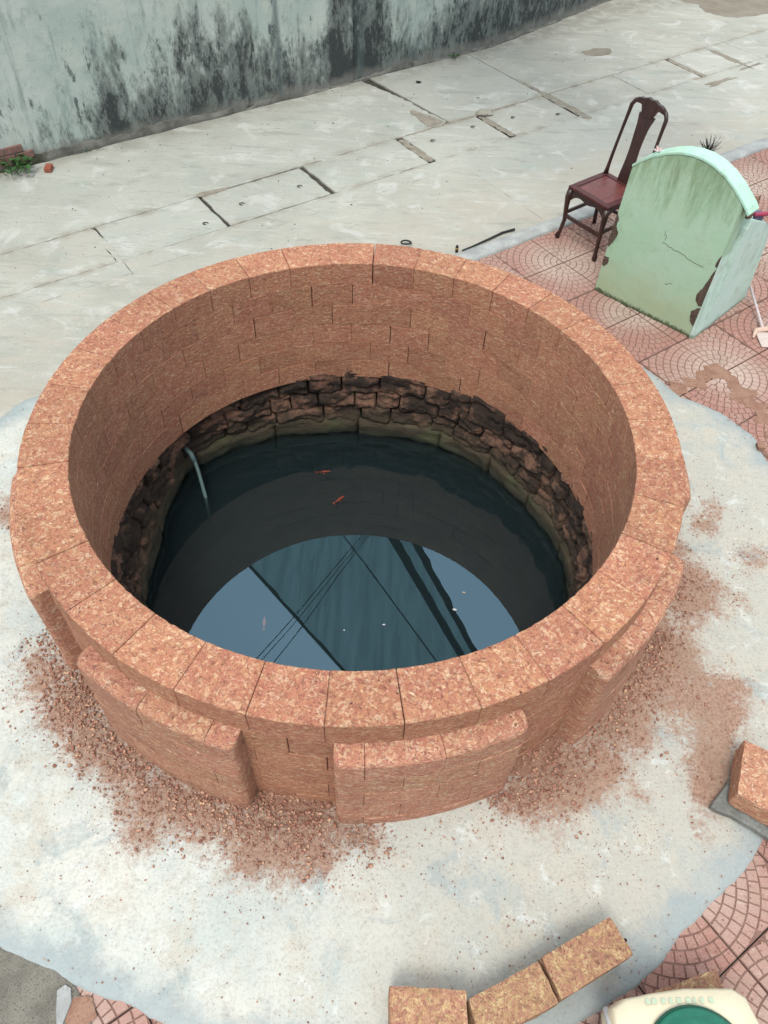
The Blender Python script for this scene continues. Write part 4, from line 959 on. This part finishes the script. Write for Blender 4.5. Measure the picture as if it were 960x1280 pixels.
# things on the shrine
g = P0 + sh(-.0, .30, .80)
fg = tag(empty('clay_figurine', P0 + sh(.045, .205, .845)), 'small brown clay figurine with a white eye on the shrine side wall', 'figurine')
bm_obj('body', tube([(0, 0, 0), (0, 0, .03), (.004, 0, .06), (.0, 0, .09)], [.02, .026, .02, .024], 10), M_BROWN, fg, True)
bm_obj('head', tube([(0, 0, .09), (0, 0, .115), (-.008, 0, .14), (-.012, 0, .15)], [.024, .034, .026, .008], 10), M_BROWN, fg, True)
for s_ in (-1, 1): bm_obj('ear', tube([(s_ * .018, 0, .13), (s_ * .026, 0, .165)], [.012, .003], 6), M_BROWN, fg, True)
bm_obj('eye', tube([(-.004, -.033, .112), (-.004, -.037, .112)], [.013, .010], 10), M_WHITE, fg, True)
inc = tag(bm_obj('pink_tube', tube([P0 + sh(.04, .30, .84), P0 + sh(-.02, .50, .80)], .014, 10), M_MAG, None, True), 'short magenta plastic tube lying on the shrine side wall', 'tube')
inc = tag(bm_obj('purple_wrapper', tube([P0 + sh(.05, .33, .82), P0 + sh(.04, .42, .79), P0 + sh(.07, .5, .76)], [(.03, .012), (.035, .018), (.02, .01)], 8), M_PURP, None, True), 'crumpled purple wrapper under the magenta tube', 'wrapper')
# ribbon on the left shoulder
fl = tag(empty('paper_flower', P0 + sh(.70, .06, 1.10)), 'pink and white paper flower on the left shoulder of the shrine arch', 'paper flower')
for k in range(7):
    a = k * .9; part('petal', [(0, 0, 0), (.028 * cos(a) - .008 * sin(a), .028 * sin(a) + .008 * cos(a), .012), (.045 * cos(a), .045 * sin(a), .004 + .01 * (k % 3)), (.028 * cos(a) + .008 * sin(a), .028 * sin(a) - .008 * cos(a), .012)], [(0, 1, 2, 3)], (M_PINK if k % 3 else M_WHITE), fl)
# stick and dustpan on the tiles
dp = tag(empty('dustpan', (2.70, 4.66, 0)), 'pale pink plastic dustpan with a long handle lying beside the shrine', 'dustpan')
bm_obj('handle', tube([(-.012, .47, .11), (-.0, .2, .05), (.004, .06, .025)], [.010, .0105, .012], 10), flat('pale_pink_handle', (.74, .62, .62)), dp, True)
b = box_bm(-.05, .12, -.12, .05, .004, .014, .004); bm_obj('pan', b, flat('pan_white', (.74, .62, .56)), dp)
bm_obj('back_lip', tube([(-.085, -.02, .012), (-.05, .055, .02), (.03, .075, .022), (.1, .055, .02)], [.008, .02, .022, .012], 8), flat('pan_peach', (.80, .56, .45)), dp, True)

# ------------------------------------------------------------------ chair
chair = tag(empty('chair', (1.62, 5.855, 0), atan2(-.776, .63)), 'dark rosewood chair with a tall slender back, red seat panel, facing the well', 'chair')
W2, D2, SH = .207, .212, .45
def cleg(sx, sy):
    f = [(sx * (W2 - .020), sy * (D2 - .020), SH - .03), (sx * (W2 - .012), sy * (D2 - .012), .36), (sx * (W2 - .014), sy * (D2 - .014), .27), (sx * (W2 - .018), sy * (D2 - .02), .16), (sx * (W2 - .008), sy * (D2 - .008), .06), (sx * (W2 + .003), sy * (D2 + .003), .022), (sx * (W2 - .004), sy * (D2 - .004), 0)]
    if sy > 0: f = [(sx * (W2 - .022), D2 - .022, SH - .02), (sx * (W2 - .022), D2 - .02, .25), (sx * (W2 - .02), D2 - .01, .1), (sx * (W2 - .016), D2 + .005, 0)]
    rr = [.027, .025, .019, .0165, .0155, .022, .015] if sy < 0 else [.020, .017, .016, .017]
    bm_obj('leg', tube(f, rr, 8), M_WOOD, chair, True)
for sx in (-1, 1):
    for sy in (-1, 1): cleg(sx, sy)
# seat frame of four rails, sunk panel
fr = bmesh.new()
def addbox(x0, x1, y0, y1, z0, z1, name, m=M_WOOD, bev=.004): return bm_obj(name, box_bm(x0, x1, y0, y1, z0, z1, bev), m, chair)
RW = .052
addbox(-W2, W2, -D2, -D2 + RW, SH - .024, SH, 'seat_rail', M_SEATF := flat('rosewood_red', (.11, .028, .026), .42, .35), .007); addbox(-W2, W2, D2 - RW, D2, SH - .024, SH, 'seat_rail', M_SEATF, .007)
addbox(-W2, -W2 + RW, -D2 + RW + .0006, D2 - RW - .0006, SH - .024, SH - .0008, 'seat_rail', M_SEATF, .005); addbox(W2 - RW, W2, -D2 + RW + .0006, D2 - RW - .0006, SH - .024, SH - .0008, 'seat_rail', M_SEATF, .005)
addbox(-W2 + RW + .004, W2 - RW - .004, -D2 + RW + .004, D2 - RW - .004, SH - .022, SH - .005, 'seat_panel', M_SEAT, .003)
addbox(-W2 + .02, W2 - .02, -D2 + .02, D2 - .02, SH - .034, SH - .0255, 'seat_underframe', M_WOOD, .002)
# aprons with shaped lower edge
def apronp(axis, sgn):
    V = []; F = []; n = 24; L = (W2 if axis == 'x' else D2) - .03; off = (D2 if axis == 'x' else W2) - .014
    for k in range(n + 1):
        f = -1 + 2 * k / n; zb = SH - .068 - .045 * abs(f) ** 5 - .008 * cos(f * pi * 2)
        for dd in (0, -.014):
            for z in (SH - .0245, zb):
                V.append((f * L, sgn * (off + dd), z) if axis == 'x' else (sgn * (off + dd), f * L, z))
    for k in range(n):
        o = k * 4; p = o + 4; F += [(o, p, p + 1, o + 1), (o + 2, o + 3, p + 3, p + 2), (o + 1, p + 1, p + 3, o + 3), (o, o + 2, p + 2, p)]
    part('seat_apron', V, F, M_WOOD, chair)
for ax_ in ('x', 'y'):
    for sg in (-1, 1): apronp(ax_, sg)
addbox(-W2 + .03, W2 - .03, -D2 + .010, -D2 + .030, .185, .215, 'stretcher'); addbox(-W2 + .03, W2 - .03, D2 - .03, D2 - .012, .185, .212, 'stretcher')
addbox(-W2 + .010, -W2 + .028, -D2 + .03, D2 - .03, .215, .243, 'stretcher'); addbox(W2 - .028, W2 - .010, -D2 + .03, D2 - .03, .215, .243, 'stretcher')
# back: posts sweep up and curl into the crest rail
def by(z): return D2 - .025 + .30 * max(0, z - .45) ** 1.25 * .62
for sx in (-1, 1):
    pts = []
    for f in (.445, .50, .60, .70, .80, .88, .93): pts.append((sx * (W2 - .026 - .02 * (f - .45) * 1.6), by(f), f))
    pts += [(sx * .165, by(.965), .968), (sx * .145, by(1.0), 1.002), (sx * .115, by(1.02), 1.022)]
    bm_obj('back_post', tube(pts, [.021, .015, .013, .0125, .0125, .0135, .015, .016, .016, .014], 8), M_WOOD, chair, True)
cr = []
V = []; F = []; n = 28
for k in range(n + 1):
    f = -1 + 2 * k / n; x = .150 * f; top = 1.055 - .045 * f * f - .004 * cos(f * 14); 
    bot = 1.0 - .02 * f * f - (.075 * math.exp(-(abs(f) / .42) ** 6)) + .012 * abs(f)
    for dd in (-.014, .014): V += [(x, by(1.0) + dd, top), (x, by(bot) + dd, bot)]
for k in range(n):
    o = k * 4; p = o + 4; F += [(o, o + 1, p + 1, p), (o + 2, p + 2, p + 3, o + 3), (o, p, p + 2, o + 2), (o + 1, o + 3, p + 3, p + 1)]
F += [(0, 2, 3, 1), (n * 4, n * 4 + 1, n * 4 + 3, n * 4 + 2)]
part('crest_rail', V, F, M_WOOD, chair)
V = []; F = []; n = 16
for k in range(n + 1):
    z = .445 + (.945 - .445) * k / n; hw = .050 + .006 * cos(k / n * pi * 2) + (.018 * max(0, k / n - .85) / .15)
    yy = by(z) + .006 * sin(k / n * pi * 2)
    V += [(-hw, yy - .007, z), (hw, yy - .007, z), (hw, yy + .007, z), (-hw, yy + .007, z)]
for k in range(n):
    o = k * 4; p = o + 4
    for q in range(4): F.append((o + q, o + (q + 1) % 4, p + (q + 1) % 4, p + q))
F += [(3, 2, 1, 0), (n * 4, n * 4 + 1, n * 4 + 2, n * 4 + 3)]
part('back_splat', V, F, M_WOOD, chair)

# ------------------------------------------------------------------ loose laterite blocks
def loose(corners, z0, z1, label, m, seed, cat='block', group=None, name='laterite_block', tilt=0):
    """four corners (xy, ccw) of the top face -> rough hewn block"""
    c = [Vector((x, y)) for x, y in corners]; cen = sum(c, Vector((0, 0))) / 4; nu = nv = 12; nz = 7
    b = bmesh.new(); bmesh.ops.create_cube(b, size=2); bmesh.ops.subdivide_edges(b, edges=b.edges[:], cuts=9, use_grid_fill=True)
    for v in b.verts:
        u, w, h = (v.co.x + 1) / 2, (v.co.y + 1) / 2, (v.co.z + 1) / 2
        q = (c[0] * (1 - u) + c[1] * u) * (1 - w) + (c[3] * (1 - u) + c[2] * u) * w - cen
        nx_ = sum(abs(t) > .99 for t in v.co); P = Vector((q.x, q.y, z0 + (z1 - z0) * h))
        if nx_ >= 2: k = .985 if nx_ == 2 else .972; P.x *= k; P.y *= k; P.z = (P.z - (z0 + z1) / 2) * k + (z0 + z1) / 2
        s = Vector((P.x * 22, P.y * 22, P.z * 30 + seed)); P += Vector((noise.noise(s), noise.noise(s + Vector((9, 0, 0))), noise.noise(s + Vector((0, 9, 0))))) * .0045
        v.co = P
    o = bm_obj(name, b, m); o.location = (cen.x, cen.y, 0); o.rotation_euler = (tilt, 0, 0); return tag(o, label, cat, group)
GB = 'laterite blocks left over by the well'
loose([(.109, .300), (.384, .328), (.382, .459), (.101, .462)], .018, .2, 'loose laterite block at bottom centre, left end of the curved row of three', M_YEL, 1, group=GB)
loose([(.425, .300), (.716, .430), (.654, .563), (.385, .430)], .018, .2, 'loose laterite block in the middle of the curved row of three', M_YEL, 2, group=GB)
loose([(.724, .440), (1.014, .598), (.943, .725), (.662, .574)], .018, .2, 'loose laterite block at the right end of the curved row of three', M_YEL, 3, group=GB)
# second course of loose blocks under the sack
loose([(.80, .10), (1.04, .30), (.975, .445), (.76, .25)], .004, .2, 'loose laterite block sticking out left under the cream sack', M_YEL, 4, group=GB)
loose([(1.03, .30), (1.34, .36), (1.318, .565), (.985, .455)], .004, .2, 'yellowish laterite block behind the cream sack at bottom right', M_YEL, 5, group=GB)
loose([(.98, .0), (1.5, .0), (1.45, .30), (.98, .22)], .004, .198, 'laterite block directly beneath the cream sack', M_YEL, 6, group=GB)
blob('damp_patch', (.86, .58, 0), .12, .07, .9, .005, M_MORTAR, 31, rough=.5)
scrap((1.045, .68, .012), .014, 'small black pebble on the tile beside the three blocks', M_TWIG, 8, 'stone', 'stone')
# sack with lid on it
sk = tag(empty('sack', (1.12, .22, .2)), 'cream plastic sack with faint green print lying on the blocks at bottom right', 'sack')
def sack():
    out = [(-.27, -.25), (.26, -.25), (.255, .12), (.215, .235), (.17, .262), (.0, .255), (-.12, .235), (-.215, .215), (-.262, .185), (-.262, .05)]
    b = bmesh.new(); n = len(out); rings = []
    for (sc, z) in ((.985, .0), (1.0, .05), (.995, .125), (.985, .158), (.95, .172), (.7, .176), (.35, .178), (.05, .178)):
        rg_ = []
        for i in range(n):
            for k in range(5):
                a = Vector(out[i]).lerp(Vector(out[(i + 1) % n]), k / 5); w = .004 * noise.noise(Vector((a.x * 22, a.y * 22, z * 30))); rg_.append(b.verts.new((a.x * (sc + w), a.y * (sc + w), z + .005 * noise.noise(Vector((a.x * 14 * sc, a.y * 14 * sc, 3))))))
        rings.append(rg_)
    for i in range(len(rings) - 1):
        for k in range(5 * n): b.faces.new((rings[i][k], rings[i][(k + 1) % (5 * n)], rings[i + 1][(k + 1) % (5 * n)], rings[i + 1][k]))
    b.faces.new(rings[-1]); return b
bm_obj('bag', sack(), M_PAPER, sk, True)
b = bmesh.new()
rgp = random.Random(2)
for k in range(9):
    x = -.15 + k * .028 + rgp.uniform(-.004, .004)
    bb = [b.verts.new((x + dx, .205 + .0015 * k + dy, .1785)) for dx, dy in ((0, -.008), (rgp.uniform(.010, .02), -.008), (rgp.uniform(.010, .02), .008), (0, .008))]
    b.faces.new(bb)
bm_obj('faded_print', b, M_PRINT, sk)
b = bmesh.new()
tubeb = tube([(-.262, .19, .08), (-.25, .12, .12), (-.245, .0, .14), (-.25, -.12, .13)], [.012, .02, .02, .012], 8, bm=b); bm_obj('film_fold', b, M_WHITE, sk, True)
ld = tag(empty('basin', (1.125, .235, .379)), 'round green plastic basin lid lying on the cream sack', 'lid')
def disc(r, z, h, m, name, par, tilt=0):
    V = []; F = []; n = 64; pr = [(0, h), (r * .55, h), (r * .57, h + .004), (r * .80, h + .003), (r * .83, h - .003), (r * .95, h - .002), (r * .985, h - .006), (r, h - .014), (r, 0)]
    for (q, zz) in pr[1:]:
        for k in range(n): V.append((q * cos(2 * pi * k / n), q * sin(2 * pi * k / n), z + zz))
    for i in range(len(pr) - 2):
        for k in range(n): F.append((i * n + k, (i + 1) * n + k, (i + 1) * n + (k + 1) % n, i * n + (k + 1) % n))
    F.append(tuple(range(n))); part(name, V, F, m, par, True)
disc(.178, 0, .026, M_LID, 'lid_top', ld)
bm_obj('rim_ring', tube([(.180 * cos(a), .180 * sin(a), .010) for a in [2 * pi * k / 48 for k in range(49)]], .005, 6, False), M_LIDD, ld, True)
# block on the broken slab at the right edge
loose([(1.56, 1.225), (1.80, 1.08), (1.93, 1.33), (1.655, 1.470)], .075, .20, 'loose laterite block resting on a broken grey slab at the right edge', M_PANEL, 7, group=GB)
def bslab():
    out = [(1.495, 1.215), (1.60, 1.165), (1.78, 1.055), (1.95, 1.0), (2.0, 1.25), (1.9, 1.40), (1.72, 1.44), (1.60, 1.33)]
    pts = []
    for i in range(len(out)): pts += jitter_edge(out[i], out[(i + 1) % len(out)], .006, 3, .02)
    V, F = poly_prism(pts, .03, .062, .006); return part('broken_slab', V, F, M_WOODOLD)
tag(bslab(), 'broken grey cement slab under the loose block at the right edge', 'slab')
loose([(1.70, 1.16), (1.85, 1.08), (1.9, 1.25), (1.72, 1.30)], .014, .03, 'thin packing stone under the broken grey slab', M_MUD, 9, 'stone', name='packing_stone')
# mud smears on the tiles by the shrine
o = strip('mud_smear', [(1.74, 3.98, 0), (1.93, 4.03, 0), (2.06, 4.12, 0), (2.28, 4.28, 0), (2.36, 4.24, 0)], [.02, .06, .045, .07, .03], .002, M_MUD, None, 51, .045, .004); tag(o, kind='stuff')
o = strip('mud_smear', [(2.26, 4.30, 0), (2.37, 4.10, 0), (2.42, 3.92, 0), (2.52, 3.70, 0), (2.62, 3.45, 0)], [.05, .05, .06, .065, .07], .0025, M_MUD, None, 52, .045, .004); tag(o, kind='stuff')
o = loose([(2.33, 3.48), (2.375, 3.48), (2.375, 3.53), (2.33, 3.53)], .01, .045, 'small reddish stone on the apron edge at right', M_MUD, 12, 'stone', name='stone')
# dark mortar spilled at the lower left, a torn grey strip and red dust
pts = []
out = [(-2.1, .30), (-.99, .0), (-.985, .27), (-1.0, .33), (-1.03, .36), (-1.085, .435), (-1.17, .485), (-1.23, .535), (-1.40, .60), (-1.75, .83), (-2.3, 1.05)]
for i in range(len(out)): pts += jitter_edge(out[i], out[(i + 1) % len(out)], .008, 7, .02)
V, F = poly_prism(pts, -.004, .008, .004); tag(part('mortar_spill', V, F, M_MORTAR), kind='stuff')
blob('red_dust_patch', (-1.045, .355, 0), .055, .055, 1.2, .0095, M_MUD, 44, rough=.15)
out = [(-1.115, .30), (-1.10, .30), (-1.085, .385), (-1.10, .43), (-1.125, .44), (-1.15, .42), (-1.135, .36)]
V, F = poly_prism(out, .009, .016, .002); tag(part('torn_strip', V, F, M_KERB), 'torn pale grey strip lying on the dark mortar at lower left', 'scrap')
